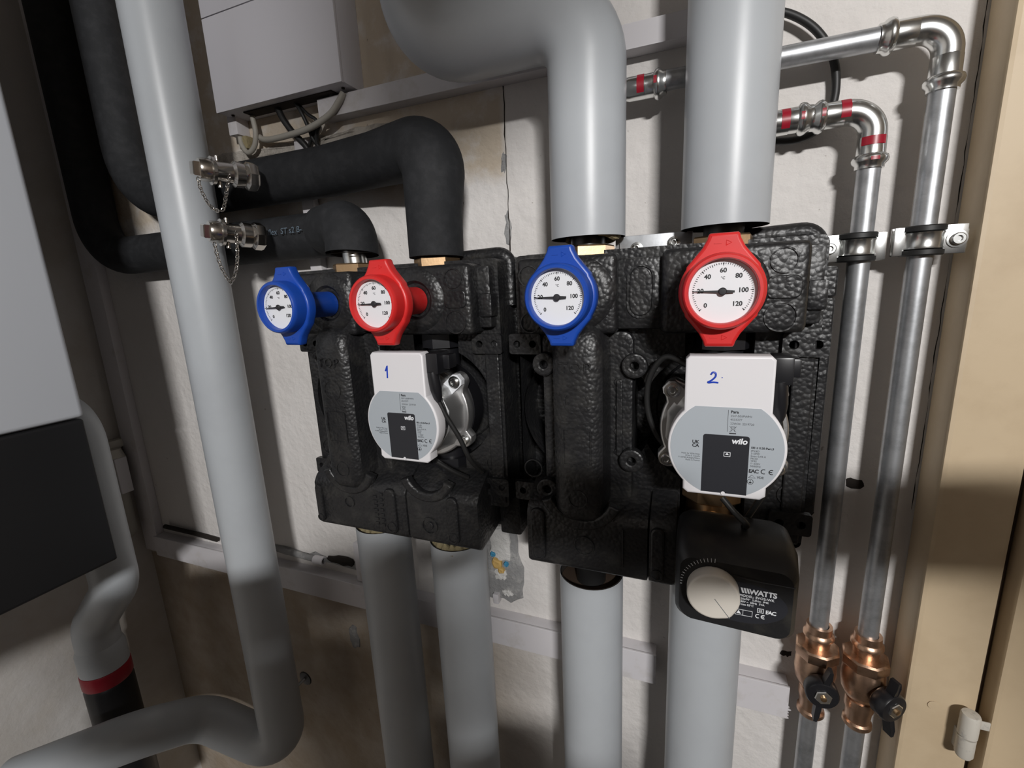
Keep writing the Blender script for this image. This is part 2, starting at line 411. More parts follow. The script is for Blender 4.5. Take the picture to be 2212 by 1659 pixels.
for k, (ztop, lab) in enumerate([(1.232, 'grey jacketed pipe below the left half of the left pump group'),
                                 (1.228, 'grey jacketed pipe below the right half of the left pump group'),
                                 (1.213, 'grey jacketed pipe with open dark top below the middle pump block'),
                                 (1.275, 'grey jacketed pipe running down behind the black actuator with ivory knob')]):
    t = grey_pipe('insulated_pipe', lab, [(PX[k], YP, 0.02), (PX[k], YP, 0.7), (PX[k], YP, ztop)], RP)
    MB().cyl((PX[k], YP, ztop - 0.012), (PX[k], YP, ztop - 0.010), RP - 0.002, 40).build('wool_filling', M_GAP, t)
    MB().cyl((PX[k], YP, ztop - 0.02), (PX[k], YP, 1.26), 0.0175, 24).build('steel_pipe', M_BLACKIN, t)
    if k < 2:
        w = MB()
        for q in range(20):
            a = -math.pi * 0.95 + q * 0.115 * math.pi * 0.9
            w.lathe([(0, 0), (random.uniform(0.006, 0.011), 0.004), (0.004, random.uniform(0.008, 0.014)), (0, 0.016)],
                    (PX[k] + 0.027 * math.cos(a), YP + 0.027 * math.sin(a), ztop - 0.008), (0.2 * math.cos(a), 0.2 * math.sin(a), 1), 7, q)
        w.build('wool_tuft', M_WOOL, t)
# tall pipe on the left and its return run at the bottom
LPX, LPY, LPR = -0.6425, -0.110, 0.0353
pb = at(592, 1612, 0.455)
grey_pipe('insulated_pipe', 'tall grey jacketed pipe at the left passing in front of the black foam pipes',
          fillet([(LPX, LPY, 2.44), (LPX, LPY, pb.z), at(440, 1546, 0.425), at(290, 1588, 0.330), at(30, 1690, 0.235)], [0, 0.045, 0.05, 0.06, 0], 12), LPR)
# ================================================================== BLACK FOAM PIPES
RB, YB = 0.0316, -0.036
t = thing('foam_insulated_pipe', 'black foam pipe rising from the left pump group and bending left under the white cabinet', 'pipe', (PX[1], YP, 1.586), 'black foam insulated pipes')
pth = fillet([(PX[1], YP, 1.588), (PX[1], YP + 0.002, 1.640), (PX[1] + 0.001, YP + 0.010, 1.713), (-0.375, YB - 0.012, 1.714), (-0.46, YB, 1.714), (-0.868, YB, 1.714), (-0.868, YB, 2.44)], [0, 0.05, 0.036, 0.05, 0.05, 0.085, 0], 12)
rr = []
for p in pth:
    b_ = math.exp(-((p - Vector((PX[1] + 0.004, YP + 0.01, 1.70))).length / 0.045) ** 2)
    rr.append(RB + 0.0048 * b_)
MB().tube(pth, rr, 40).build('foam_tube', M_RUBBER, t, sharp=70)
t2 = thing('foam_insulated_pipe', 'black foam pipe with pale printing bending left just above the left pump group', 'pipe', (PX[0], YP, 1.596), 'black foam insulated pipes')
pth = fillet([(-0.430, -0.058, 1.636), (-0.47, YB, 1.634), (-0.987, YB, 1.634), (-0.987, YB, 2.44)], [0, 0.06, 0.07, 0], 12)
MB().tube(pth, RB - 0.0008, 40).build('foam_tube', M_RUBBER, t2, sharp=70)
pth = fillet([(PX[0], YP, 1.600), (PX[0], YP + 0.004, 1.637), (-0.462, -0.052, 1.636)], [0, 0.030, 0], 12)
MB().tube(pth, RB + 0.0005, 40, caps=False).build('foam_elbow', M_RUBBER, t2, sharp=70)
MB().tube(pth, RB - 0.006, 32, caps=False).build('foam_bore', M_HOLE, t2, sharp=70)
MB().lathe([(RB - 0.006, 0.0), (RB + 0.0005, 0.0)], (PX[0], YP, 1.600), (0, 0, 1), 40).build('foam_rim', M_RUBBER, t2)
MB().cyl((PX[0] + 0.004, YP, 1.578), (PX[0], YP, 1.63), 0.0145, 24).build('steel_pipe', M_STEEL, t2)
a_ = at(700, 478, 0.500); b_ = at(712, 560, 0.500)
MB().tube([at(706, 478 + k * 9, 0.4985 - 0.0012 * k) for k in range(9)], 0.0006, 6).build('glue_seam', M_PALE, t2)
pm = MB()
ang0 = math.radians(60)
import bpy as _b
def wrap_text(mb, body, cx, cy, cz, r, x0, size, th0):
    """lettering bent round a horizontal pipe whose axis runs along x"""
    tmp = MB(); tmp.text(body, 0, 0, 0, size, 0.0001)
    for v in tmp.bm.verts:
        th = th0 + v.co.z / r
        v.co = Vector((x0 + v.co.x, cy - (r + 0.0004) * math.cos(th), cz + (r + 0.0004) * math.sin(th)))
    me = bpy.data.meshes.new('t'); tmp.bm.to_mesh(me); tmp.bm.free(); mb.addmesh(me)
p0 = at(603, 510, 0.500)
wrap_text(pm, 'flex  ST s2 B-', 0, YB - 0.004, 1.634, RB, p0.x - 0.012, 0.0112, math.radians(2))
pm.build('printed_text', M_PALE, t2)['kind'] = 'stuff'

# ================================================================== PUMP GROUP INSULATION SHELLS
ZP = 1.415
def two_circles(xl, xr, z, r, xh, zt, zb):
    """outline of the double pump pocket with channels going up and down"""
    o = []
    # right circle from channel to channel, clockwise start at right of upper right channel
    def arc(cx, a0, a1, n=22): return circle(cx, z, r, n, math.radians(a0), math.radians(a1))
    import math as m
    ca = m.degrees(m.acos(xh / r)); mid = (xr - xl) / 2; cm = m.degrees(m.acos(mid / r))
    o += [(xr + xh, zt)] + [(xr - xh, zt)] + arc(xr, 180 - ca, 180 - cm, 6)
    o += arc(xl, cm, ca, 6) + [(xl + xh, zt), (xl - xh, zt)]
    o += arc(xl, 180 - ca, 180 + ca, 26)
    o += [(xl - xh, zb), (xl + xh, zb)] + arc(xl, 360 - ca, 360 - cm, 6)
    o += arc(xr, 180 + cm, 180 + ca, 6) + [(xr - xh, zb), (xr + xh, zb)]
    o += arc(xr, -ca, ca, 26)
    return o

def shell(label, xl, xr, right_unit):
    xc = (xl + xr) / 2
    t = thing('pump_group_shell', label, 'insulation', (xc, 0, 1.235), 'black pump group insulation')
    x1 = xc + 0.150
    r = MB(); r.prism(rrect(xc - 0.150, x1, 1.236, 1.586, 0.010), -0.052, -0.004, 0.004)
    # raised rim on the top right corner
    r.tube(fillet([(xr + 0.012, -0.060, 1.586), (x1 - 0.006, -0.060, 1.5885), (x1 - 0.006, -0.060, 1.530)], [0, 0.014, 0], 8), 0.0085, 12)
    if right_unit:
        r.prism(rrect(x1 - 0.004, x1 + 0.017, 1.300, 1.527, 0.003), -0.040, -0.004, 0.002)
        r.prism([(x1 + 0.017, 1.302), (x1 - 0.004, 1.302), (x1 + 0.010, 1.290)], -0.040, -0.006)
        r.prism(rrect(x1 - 0.012, x1 + 0.012, 1.528, 1.556, 0.003), -0.062, -0.01, 0.002)
    r.build('rear_shell', M_EPP, t)
    fsh = MB()
    xa, xb = xc - 0.138, xc + 0.1445
    pocket = two_circles(xl, xr, ZP, 0.070, 0.030, 1.506, 1.298)
    holes = [pocket]
    LUGS = [((xr + 0.072 if sx > 0 else xl - 0.062), zz) for sx, zz in ((1, 1.4895), (1, 1.318), (-1, 1.4895), (-1, 1.318))]
    lug_holes = [circle(cx + d_, zz, 0.0040, 14)[::-1] for cx, zz in LUGS for d_ in (-0.012, 0.006)]
    fsh.prism([rrect(xa, xb, 1.290, 1.582, 0.006), pocket] + lug_holes, -0.098, -0.050)
    # vertical grooves / seams on the right margin and lugs with holes
    fsh.prism(rrect(xb - 0.020, xb - 0.003, 1.295, 1.500, 0.002), -0.1012, -0.096, 0.0015)
    for sx, zz in ((1, 1.4895), (1, 1.318), (-1, 1.4895), (-1, 1.318)):
        cx = (xr + 0.072 if sx > 0 else xl - 0.062)
        w = 0.021
        o = rrect(cx - w, cx + w - 0.006, zz - 0.011, zz + 0.011, 0.003)
        fsh.prism([o, circle(cx - 0.012, zz, 0.0040, 14)[::-1], circle(cx + 0.006, zz, 0.0040, 14)[::-1]], -0.1045, -0.0975)
    for cx, zz in ((xr + 0.068, 1.345), (xl - 0.062, 1.345)):
        fsh.prism([circle(cx, zz, 0.011, 24), circle(cx, zz, 0.0095, 24)[::-1]], -0.0995, -0.097)
    fsh.build('front_shell', M_EPP, t)
    # back of the pump pocket ribs
    rb = MB()
    rb.cyl((xr, -0.0515, ZP), (xr, -0.060, ZP), 0.058, 40, 0.002)
    rb.build('pocket_floor', M_EPP, t)
    # insert with the return column
    ins = MB()
    ins.prism(rrect(xl - 0.044, xl + 0.050, 1.305, 1.503, 0.010), -0.110, -0.060, 0.003)
    prof_w, prof_n = 0.0285, 0.0225
    bm = bmesh.new(); rings = []
    for z, kx, yfr in ((1.308, 0.55, -0.136), (1.311, 0.78, -0.140), (1.318, 0.94, -0.143), (1.328, 1.0, -0.144), (1.36, 1.0, -0.144), (1.47, 1.0, -0.144), (1.490, 0.99, -0.144), (1.503, 0.93, -0.141), (1.511, 0.75, -0.134), (1.514, 0.5, -0.124)):
        ring = []
        for (px_, py_) in ((-prof_w, -0.100), (-prof_w * 0.97, -0.116), (-prof_n - 0.002, yfr + 0.007), (-prof_n + 0.004, yfr + 0.0015), (-0.010, yfr), (0.010, yfr), (prof_n - 0.004, yfr + 0.0015), (prof_n + 0.002, yfr + 0.007), (prof_w * 0.97, -0.116), (prof_w, -0.100)):
            ring.append(bm.verts.new((xl + px_ * kx, max(py_, yfr), z)))
        rings.append(ring)
    for a, b in zip(rings[:-1], rings[1:]):
        for k in range(9): bm.faces.new((a[k], a[k + 1], b[k + 1], b[k]))
        bm.faces.new((a[9], a[0], b[0], b[9]))
    bm.faces.new(rings[0][::-1]); bm.faces.new(rings[-1]); bmesh.ops.recalc_face_normals(bm, faces=bm.faces)
    ins.add(bm)
    # ears with holes
    for cx, zz in ((xl + 0.052, 1.470), (xl - 0.040, 1.470), (xl + 0.050, 1.372), (xl - 0.040, 1.330)):
        ins.prism([circle(cx, zz, 0.0125, 20), circle(cx, zz, 0.0042, 12)[::-1]], -0.119, -0.108, 0.002)
    ins.prism(rrect(xl + 0.034, xl + 0.040, 1.375, 1.455, 0.002), -0.114, -0.108, 0.001)
    for zz in (1.452, 1.425, 1.400, 1.378): ins.lathe([(0.0035, 0), (0.003, 0.0015), (0, 0.002)], (xl + 0.0345, -0.110, zz), (0, -1, 0), 10)
    yf = -0.144
    ins.text('TOP', xl - 0.0165, yf, 1.4665, 0.0155, 0.0019, bold=-0.0002, space=1.1)
    for zz, rad in ((1.438, 0.0125), (1.336, 0.010)):
        ins.prism([circle(xl, zz, rad, 28), circle(xl, zz, rad - 0.0014, 28)[::-1]], yf - 0.0008, yf + 0.001)
    ins.box(xl - 0.0155, xl + 0.0155, yf - 0.0008, yf + 0.001, 1.4165, 1.4180)
    ins.prism([rrect(xl - 0.0145, xl + 0.0145, 1.372, 1.411, 0.002), rrect(xl - 0.0132, xl + 0.0132, 1.3733, 1.4097, 0.001)[::-1]], yf - 0.0008, yf + 0.001)
    ins.build('column_insert', M_EPP, t)
    # top block
    tb = MB()
    for x0, x1_, xs in ((xc - 0.1245, xc - 0.0265, xl), (xc + 0.012, xc + 0.1265, xr)):
        tb.box(x0, x1_, -0.131, -0.030, 1.5025, 1.577, 0.007, 3)
        tb.lathe([(0.036, -0.002), (0.034, 0.0008), (0.026, 0.0032), (0.021, 0.0036), (0.018, 0.0005), (0.0135, 0.0)], (xs, -0.131, 1.541), (0, -1, 0), 36)
    tb.box(xc - 0.030, xc + 0.016, -0.119, -0.030, 1.506, 1.572, 0.004)
    tb.prism([capsule(xc - 0.0065, 1.516, 1.566, 0.025), capsule(xc - 0.0065, 1.518, 1.564, 0.021)[::-1]], -0.1205, -0.118)
    tb.prism(capsule(xc - 0.0065, 1.5185, 1.5635, 0.020), -0.1205, -0.118, 0.001)
    e = xc + 0.108
    for cz, rad in ((1.562, 0.0105), (1.5165, 0.0125)):
        tb.prism([circle(e - 0.001, cz, rad, 26), circle(e - 0.001, cz, rad - 0.0013, 26)[::-1]], -0.1322, -0.130)
    tb.prism(rrect(e - 0.013, e + 0.013, 1.531, 1.550, 0.006), -0.1325, -0.130, 0.001)
    for cz in (1.560, 1.5145):
        tb.prism([circle(xc - 0.112, cz, 0.0105, 26), circle(xc - 0.112, cz, 0.0092, 26)[::-1]], -0.1322, -0.130)
    # stepped block behind on the right
    tb.box(xc + 0.118, xc + 0.1405, -0.112, -0.03, 1.508, 1.574, 0.004)
    tb.box(xc + 0.128, xc + 0.143, -0.116, -0.05, 1.520, 1.545, 0.003)
    tb.build('top_block', M_EPP, t)
    # bottom block: two halves with a seam
    def half(x0, x1_, zb, name, caps, collar=None, chr_=False):
        b = MB()
        prof = [(-0.040, zb + 0.0), (-0.128, zb + 0.0), (-0.135, zb + 0.006), (-0.135, 1.308), (-0.129, 1.317), (-0.098, 1.336), (-0.040, 1.338)]
        bm = bmesh.new(); A = []; B = []
        for (yy, zz) in prof:
            A.append(bm.verts.new((x0, yy, zz)))
            B.append(bm.verts.new((x1_, yy, zz)))
        if chr_:
            for v in B:
                if v.co.z < zb + 0.02 and v.co.y > -0.1: v.co.z += 0.012
        n = len(prof)
        for k in range(n): bm.faces.new((A[k], A[(k + 1) % n], B[(k + 1) % n], B[k]))
        bm.faces.new(A[::-1]); bm.faces.new(B); bmesh.ops.recalc_face_normals(bm, faces=bm.faces)
        sharpe = [e_ for e_ in bm.edges]
        bmesh.ops.bevel(bm, geom=sharpe, offset=0.0035, segments=2, affect='EDGES', profile=0.6, clamp_overlap=True)
        b.add(bm)
        for cx, w, z0_, z1_ in caps:
            b.prism(capsule(cx, z0_, z1_, w), -0.1385, -0.133, 0.0022)
            b.prism([circle(cx, z0_ + w * 0.6, w * 0.42, 20), circle(cx, z0_ + w * 0.6, w * 0.34, 20)[::-1]], -0.1394, -0.137)
        if collar:
            cx, rad = collar
            o = circle(cx, 1.341, rad + 0.008, 17, math.radians(200), math.radians(340)) + circle(cx, 1.341, rad - 0.004, 17, math.radians(340), math.radians(200))
            b.prism(o, -0.1378, -0.126, 0.0030, 4)
        return b
    zb = 1.2455
    if not right_unit:
        h1 = half(xc - 0.1215, xc + 0.0225, zb, 'l', [(xc - 0.113, 0.011, zb + 0.008, 1.306), (xc + 0.0005, 0.0165, zb + 0.008, 1.314)], (xl, 0.034))
        for k in range(7):
            h1.box(xc - 0.026, xc - 0.020, -0.1362, -0.134, 1.262 + k * 0.006, 1.2655 + k * 0.006, 0.0006)
            h1.box(xc - 0.016, xc - 0.011, -0.1362, -0.134, 1.260 + k * 0.007, 1.264 + k * 0.007, 0.0006)
        h1.prism([circle(xl - 0.004, 1.287, 0.008, 20), circle(xl - 0.004, 1.287, 0.0065, 20)[::-1]], -0.1362, -0.134)
        h1.build('bottom_block', M_EPP, t)
        h2 = half(xc + 0.0235, xc + 0.1205, zb, 'r', [(xc + 0.0875, 0.0155, zb + 0.008, 1.314)], (xr - 0.006, 0.030), True)
        h2.prism([circle(xr - 0.006, 1.272, 0.011, 22), circle(xr - 0.006, 1.272, 0.0095, 22)[::-1]], -0.1364, -0.134)
        h2.prism(circle(xr - 0.006, 1.272, 0.005, 16), -0.1364, -0.134, 0.0008)
        h2.build('bottom_block', M_EPP, t)
        # link piece towards the other group
        MB().box(xc + 0.121, xc + 0.1495, -0.075, -0.03, 1.240, 1.318, 0.004).build('bottom_link', M_EPP, t)
    else:
        h1 = half(xc - 0.1235, xc + 0.0055, zb, 'l', [(xc - 0.110, 0.0165, zb + 0.008, 1.316)], (xl, 0.036))
        h1.box(xc - 0.020, xc - 0.0185, -0.137, -0.134, 1.262, 1.305, 0.0005)
        h1.prism([circle(xl + 0.004, 1.279, 0.011, 22), circle(xl + 0.004, 1.279, 0.0096, 22)[::-1]], -0.1364, -0.134)
        h1.build('bottom_block', M_EPP, t)
        h2 = half(xc + 0.0060, xc + 0.0325, zb, 'r', [(xc + 0.0145, 0.0135, zb + 0.008, 1.312)])
        h2.build('bottom_block', M_EPP, t)
    # brass union nuts on top
    for xs in (xl, xr):
        n_ = MB(); n_.lathe([(0.017, 0.0), (0.0262, 0.0), (0.0272, 0.0012), (0.0272, 0.010), (0.0262, 0.0115), (0.0175, 0.0115)], (xs, YP, 1.5765), (0, 0, 1), 6, 0.35)
        n_.build('union_nut', M_BRASS, t, sharp=20)
    return t
SH1 = shell('black bead foam insulation shell of the left pump group', PX[0], PX[1], False)
SH2 = shell('black bead foam insulation shell of the right pump group', PX[2], PX[3], True)

# zinc mounting strip with bolts between the upper grey pipes
t = thing('mounting_bracket', 'zinc mounting strip with two bolts between the upper grey pipes', 'bracket', (-0.037, -0.05, 1.57))
MB().box(-0.075, 0.000, -0.064, -0.061, 1.555, 1.5965, 0.0008).build('strip', M_ZINC, t)
MB().box(-0.072, -0.070, -0.064, -0.004, 1.555, 1.590, 0.0006).build('strip_leg', M_ZINC, t)
for bx, bz in ((-0.0535, 1.5835), (-0.0175, 1.5865)):
    b = MB(); b.lathe([(0, 0), (0.0062, 0), (0.0062, 0.0012), (0.0045, 0.0014), (0.0042, 0.005), (0.0034, 0.0056), (0.0022, 0.0056), (0.002, 0.003), (0, 0.003)], (bx, -0.064, bz), (0, -1, 0), 18)
    b.build('bolt', M_STEEL, t)

# ================================================================== THERMOMETER HANDLES
def dial_angle(v): return math.radians(222 - v * 2.2)
def thermometer(label, x, mcol, val, z=1.5405):
    yf = -0.209
    t = thing('thermometer_handle', label, 'thermometer', (x, -0.131, z), 'thermometer valve handles')
    h = MB()
    # wing plate with a waist towards the tips
    half = []
    for (px_, pz_) in ((0.0092, 0.0412), (0.0103, 0.0402), (0.0111, 0.0372), (0.0142, 0.0312), (0.0190, 0.0252), (0.0246, 0.0184)):
        half.append((px_, pz_))
    arc = circle(0, 0, 0.0298, 13, math.radians(33), math.radians(-33))
    o = [(-half[0][0], half[0][1])] + half + arc + [(a, -b) for a, b in reversed(half)]
    o = half + arc + [(a, -b) for a, b in reversed(half)]
    o = o + [(-a, -b) for a, b in o]
    h.prism([(x + a, z + b) for a, b in o], yf + 0.0155, yf + 0.0275, 0.0025, 3)
    h.lathe([(0.022, 0.0), (0.0205, 0.003), (0.0160, 0.005), (0.0145, 0.007), (0.0145, 0.0505)], (x, yf + 0.0262, z), (0, 1, 0), 40)
    # arrows moulded in the wings
    hnd = h.build('handle', mcol, t)
    b = MB()
    b.lathe([(0.0224, 0.0075), (0.0226, 0.0012), (0.0232, 0.0), (0.0252, 0.0), (0.0265, 0.0013), (0.0271, 0.004), (0.0273, 0.018)], (x, yf, z), (0, 1, 0), 64)
    b.build('bezel', mcol, t)
    df_ = MB(); df_.lathe([(0, 0.0), (0.0226, 0.0)], (x, yf + 0.0068, z), (0, 1, 0), 48); df = df_.build('dial_face', M_DIAL, t)
    s = MB()
    ink_y = yf + 0.0066
    R0 = 0.0200
    for v in range(0, 121, 2):
        a = dial_angle(v); major = v % 20 == 0; midt = v % 10 == 0
        r1 = R0; r0 = R0 - (0.0020 if major else 0.0017 if midt else 0.0011); w = 0.00055 if major else 0.00018
        ca, sa = math.cos(a), math.sin(a)
        q = [(r0, -w), (r1, -w), (r1, w), (r0, w)]
        if major: q = [(r0 - 0.0002, 0), (r1, -w), (r1, w)]
        s.prism([(x + ca * r - sa * u, z + sa * r + ca * u) for r, u in q], ink_y - 0.0001, ink_y + 0.0001)
    for v in range(0, 121, 20):
        a = dial_angle(v); rr_ = 0.0146 if v not in (100, 120) else 0.0134
        s.text(str(v), x + math.cos(a) * rr_, ink_y, z + math.sin(a) * rr_ - 0.0013, 0.0045, 0.0001, 'CENTER', 0.00012)
    s.text('°C', x, ink_y, z + 0.0086, 0.0026, 0.0001, 'CENTER')
    s.build('scale', M_INK, df)['kind'] = 'stuff'
    n = MB(); a = dial_angle(val); ca, sa = math.cos(a), math.sin(a)
    q = [(-0.0078, -0.00075), (-0.0030, -0.0011), (0.004, -0.00075), (0.0190, -0.00022), (0.0190, 0.00022), (0.004, 0.00075), (-0.0030, 0.0011), (-0.0078, 0.00075)]
    n.prism([(x + ca * r - sa * u, z + sa * r + ca * u) for r, u in q], yf + 0.0042, yf + 0.0047)
    n.lathe([(0.0028, 0.0), (0.0028, 0.001), (0.0022, 0.0016), (0, 0.0018)], (x, yf + 0.0047, z), (0, -1, 0), 18)
    n.cyl((x, yf + 0.0068, z), (x, yf + 0.004, z), 0.0012, 10)
    n.build('needle', M_INK, df)
    # moulded marks on the wings
    mk = MB()
    for sgn in (1, -1):
        zz = z + sgn * 0.0340
        mk.box(x - 0.0065, x - 0.0015, yf + 0.0151, yf + 0.0165, zz - 0.0004, zz + 0.0001)
        mk.tube([(x + 0.0015, yf + 0.0155, zz - 0.0018), (x + 0.0015, yf + 0.0155, zz + 0.0018), (x + 0.0052, yf + 0.0155, zz), (x + 0.0015, yf + 0.0155, zz - 0.0018)], 0.0003, 6)
    mk.build('moulded_arrow', mcol, hnd)['kind'] = 'stuff'
    return t
thermometer('blue thermometer handle at the far left of the pump groups', PX[0], M_BLUE, 18)
thermometer('red thermometer handle of the left pump group', PX[1], M_RED, 19)
thermometer('blue thermometer handle below the bending grey pipe', PX[2], M_BLUE, 19.5)
thermometer('largest red thermometer handle, below the straight grey pipe', PX[3] - 0.0055, M_RED, 20)

# ================================================================== PUMPS
def screw(mb, x, y, z, r=0.0062, d=(0, -1, 0)):
    mb.lathe([(r * 1.45, 0), (r * 1.45, 0.0012), (r, 0.0014), (r, 0.0042), (r * 0.85, 0.005), (r * 0.5, 0.005), (r * 0.42, 0.0032), (0, 0.0032)], (x, y, z), d, 20)

def pump(label, x, mark, other_side):
    yf = -0.180; z = ZP
    t = thing('circulation_pump', label, 'pump', (x, -0.052, z - 0.06), 'white topped circulation pumps')
    hb = MB()
    # outline of the white module: rectangle on a disc on a foot
    R = 0.0440; hw = 0.0320; fw = 0.0312
    a_t = math.acos(hw / R); a_b = math.acos(fw / R)
    o = [(x + hw - 0.003, z + 0.0755), (x - hw + 0.003, z + 0.0755), (x - hw, z + 0.0725)]
    o += [(x + p, z + q) for p, q in circle(0, 0, R, 26, math.pi - a_t, math.pi + a_b)]
    o += [(x - fw, z - 0.0385), (x - fw + 0.004, z - 0.0418), (x + fw - 0.004, z - 0.0418), (x + fw, z - 0.0385)]
    o += [(x + p, z + q) for p, q in circle(0, 0, R, 26, -a_b, a_t)]
    o += [(x + hw, z + 0.0725)]
    hb.prism(o, yf, yf + 0.016, 0.0018, 3)
    mc = hb.build('module_cover', M_WHITE, t)
    lb = MB(); r = 0.0418
    top = 0.0345; at_ = math.asin(top / r); bt = -0.0385; ab = math.asin(bt / r)
    lo_ = [(x + p, z + q) for p, q in circle(0, 0, r, 26, ab, at_)] + [(x + p, z + q) for p, q in circle(0, 0, r, 26, math.pi - at_, math.pi - ab)]
    lb.prism(lo_, yf - 0.0004, yf + 0.0005)
    lbl = lb.build('label', M_LABEL, t)
    bk = MB(); o = rrect(x - 0.0168, x + 0.0172, z - 0.060, z + 0.0115, 0.002)
    o = [(p, max(q, z - 0.0385)) for p, q in o]
    # remove duplicates
    oo = []
    for p in o:
        if not oo or (abs(p[0] - oo[-1][0]) + abs(p[1] - oo[-1][1])) > 1e-5: oo.append(p)
    bk.prism(oo, yf - 0.0006, yf - 0.0002)
    pan = bk.build('display_panel', M_LABELBLK, t)
    MB().lathe([(0, 0), (0.0016, 0), (0.0016, 0.0004), (0, 0.0004)], (x, yf - 0.0006, z - 0.0385), (0, -1, 0), 14).build('notch', M_WHITE, t)
    w = MB(); y1 = yf - 0.0007
    w.text('wilo', x + 0.0155, y1, z + 0.0050, 0.0066, 0.0001, 'RIGHT', 0.00022, 0.18)
    w.prism([rrect(x - 0.0010, x + 0.0040, z - 0.0065, z - 0.0025, 0.0004), rrect(x - 0.0006, x + 0.0036, z - 0.0061, z - 0.0029, 0.0003)[::-1]], y1 - 0.0001, y1 + 0.0001)
    w.prism([(x + 0.0001, z - 0.0050), (x + 0.0029, z - 0.0050), (x + 0.0015, z - 0.0032)], y1 - 0.0001, y1 + 0.0001)
    w.build('logo', M_PRINT, pan)['kind'] = 'stuff'
    k = MB(); y2 = yf - 0.0005
    k.text('Para', x + 0.0026, y2, z + 0.0300, 0.0032, 0.0001, 'LEFT', 0.00008)
    k.box(x + 0.0007, x + 0.0009, y2 - 0.0001, y2 + 0.0001, z + 0.0145, z + 0.0325)
    k.text('UK', x - 0.0249, y2, z + 0.0030, 0.0038, 0.0001, 'LEFT', 0.0001)
    k.text('CA', x - 0.0249, y2, z - 0.0001, 0.0038, 0.0001, 'LEFT', 0.0001)
    k.text('EAC', x + 0.0178, y2, z - 0.0184, 0.0042, 0.0001, 'LEFT', 0.0001, space=0.85)
    # CE mark
    for cx, mid in ((x + 0.0285, False), (x + 0.0340, True)):
        arc = circle(cx, z - 0.0167, 0.0021, 12, math.radians(60), math.radians(300))
        arc += circle(cx, z - 0.0167, 0.0015, 12, math.radians(300), math.radians(60))
        k.prism(arc, y2 - 0.0001, y2 + 0.0001)
        if mid: k.box(cx - 0.0018, cx + 0.0004, y2 - 0.0001, y2 + 0.0001, z - 0.0170, z - 0.0164)
    # crossed bin
    for s_ in (-1, 1):
        k.tube([(x + 0.0048 + s_ * 0.0026, y2, z + 0.0192), (x + 0.0048 - s_ * 0.0024, y2, z + 0.0145)], 0.00012, 5)
        k.tube([(x + 0.0048 + s_ * 0.0015, y2, z + 0.0188), (x + 0.0048 + s_ * 0.0011, y2, z + 0.0150)], 0.00012, 5)
    k.box(x + 0.0033, x + 0.0063, y2 - 0.0001, y2 + 0.0001, z + 0.0186, z + 0.0189)
    k.box(x + 0.0023, x + 0.0072, y2 - 0.0001, y2 + 0.0001, z + 0.0128, z + 0.0137)
    k.text('EEI ≤ 0.20-Part.3', x + 0.0186, y2, z + 0.0019, 0.0023, 0.0001, 'LEFT', 0.00005)
    # earth symbol
    k.prism([circle(x + 0.0195, z - 0.0262, 0.0023, 20), circle(x + 0.0195, z - 0.0262, 0.0020, 20)[::-1]], y2 - 0.0001, y2 + 0.0001)
    k.box(x + 0.0193, x + 0.0197, y2 - 0.0001, y2 + 0.0001, z - 0.0272, z - 0.0248)
    k.prism([(x + 0.0182, z - 0.0264), (x + 0.0208, z - 0.0264), (x + 0.0195, z - 0.0278)], y2 - 0.0001, y2 + 0.0001)
    k.tube([(x + 0.0180, y2, z - 0.0228), (x + 0.0205, y2, z - 0.0202), (x + 0.0230, y2, z - 0.0228), (x + 0.0180, y2, z - 0.0228)], 0.00016, 5)
    k.build('label_print', M_INK, lbl)['kind'] = 'stuff'
    g = MB()
    for i, s_ in enumerate(('25/7-50/iPWM1', '4533277', '22W34  2219720')):
        g.text(s_, x + 0.0026, y2, z + (0.0270, 0.0240, 0.0207)[i], 0.0024, 0.0001)
    for i, s_ in enumerate(('IPX4D', '3-50W', 'Imax 0,44 A', 'PN10', 'TF95', '1~230V', '50/60Hz')):
        g.text(s_, x + 0.0186, y2, z - 0.0008 - i * 0.00212, 0.0022, 0.0001)
    for i, s_ in enumerate(('Made by Wilo Intec', '50 av E. Casella', 'F-18700 Aubigny/Nère', 'Made in France')):
        g.text(s_, x - 0.0186, y2, z - 0.0068 - i * 0.0019, 0.0018, 0.0001, 'RIGHT')
    g.text('VDE', x + 0.0240, y2, z - 0.0228, 0.0026, 0.0001, 'LEFT', 0.0001)
    g.build('label_small_print', M_INKGREY, lbl)['kind'] = 'stuff'
    # handwritten number
    p = MB()
    if mark == '1':
        p.tube([(x - 0.0136, yf - 0.0002, z + 0.0562), (x - 0.0126, yf - 0.0002, z + 0.0580), (x - 0.0110, yf - 0.0002, z + 0.0618), (x - 0.0116, yf - 0.0002, z + 0.0550), (x - 0.0120, yf - 0.0002, z + 0.0488)], 0.00085, 6)
    else:
        pts = [(-0.0132, 0.0607), (-0.0118, 0.0625), (-0.0098, 0.0618), (-0.0098, 0.0590), (-0.0125, 0.0560), (-0.0150, 0.0545), (-0.0140, 0.0540), (-0.0110, 0.0545), (-0.0075, 0.0542)]
        p.tube(spline([(x + a, yf - 0.0002, z + b) for a, b in pts], 5), 0.00072, 6)
        p.tube([(x - 0.0052, yf - 0.0002, z + 0.0585), (x - 0.0046, yf - 0.0002, z + 0.0583)], 0.0004, 6)
    p.build('handwritten_number', M_PEN, mc)['kind'] = 'stuff'
    # motor can and black back of the module
    mo = MB()
    mo.cyl((x, yf + 0.015, z), (x, -0.130, z), 0.0405, 40, 0.002)
    mo.prism([(x - hw + 0.002, z + 0.020), (x + hw - 0.002, z + 0.020), (x + hw - 0.002, z + 0.073), (x - hw + 0.002, z + 0.073)], yf + 0.015, -0.146, 0.002)
    mo.build('motor_can', M_BLACKP, t)
    # aluminium flange with lugs
    fl = MB()
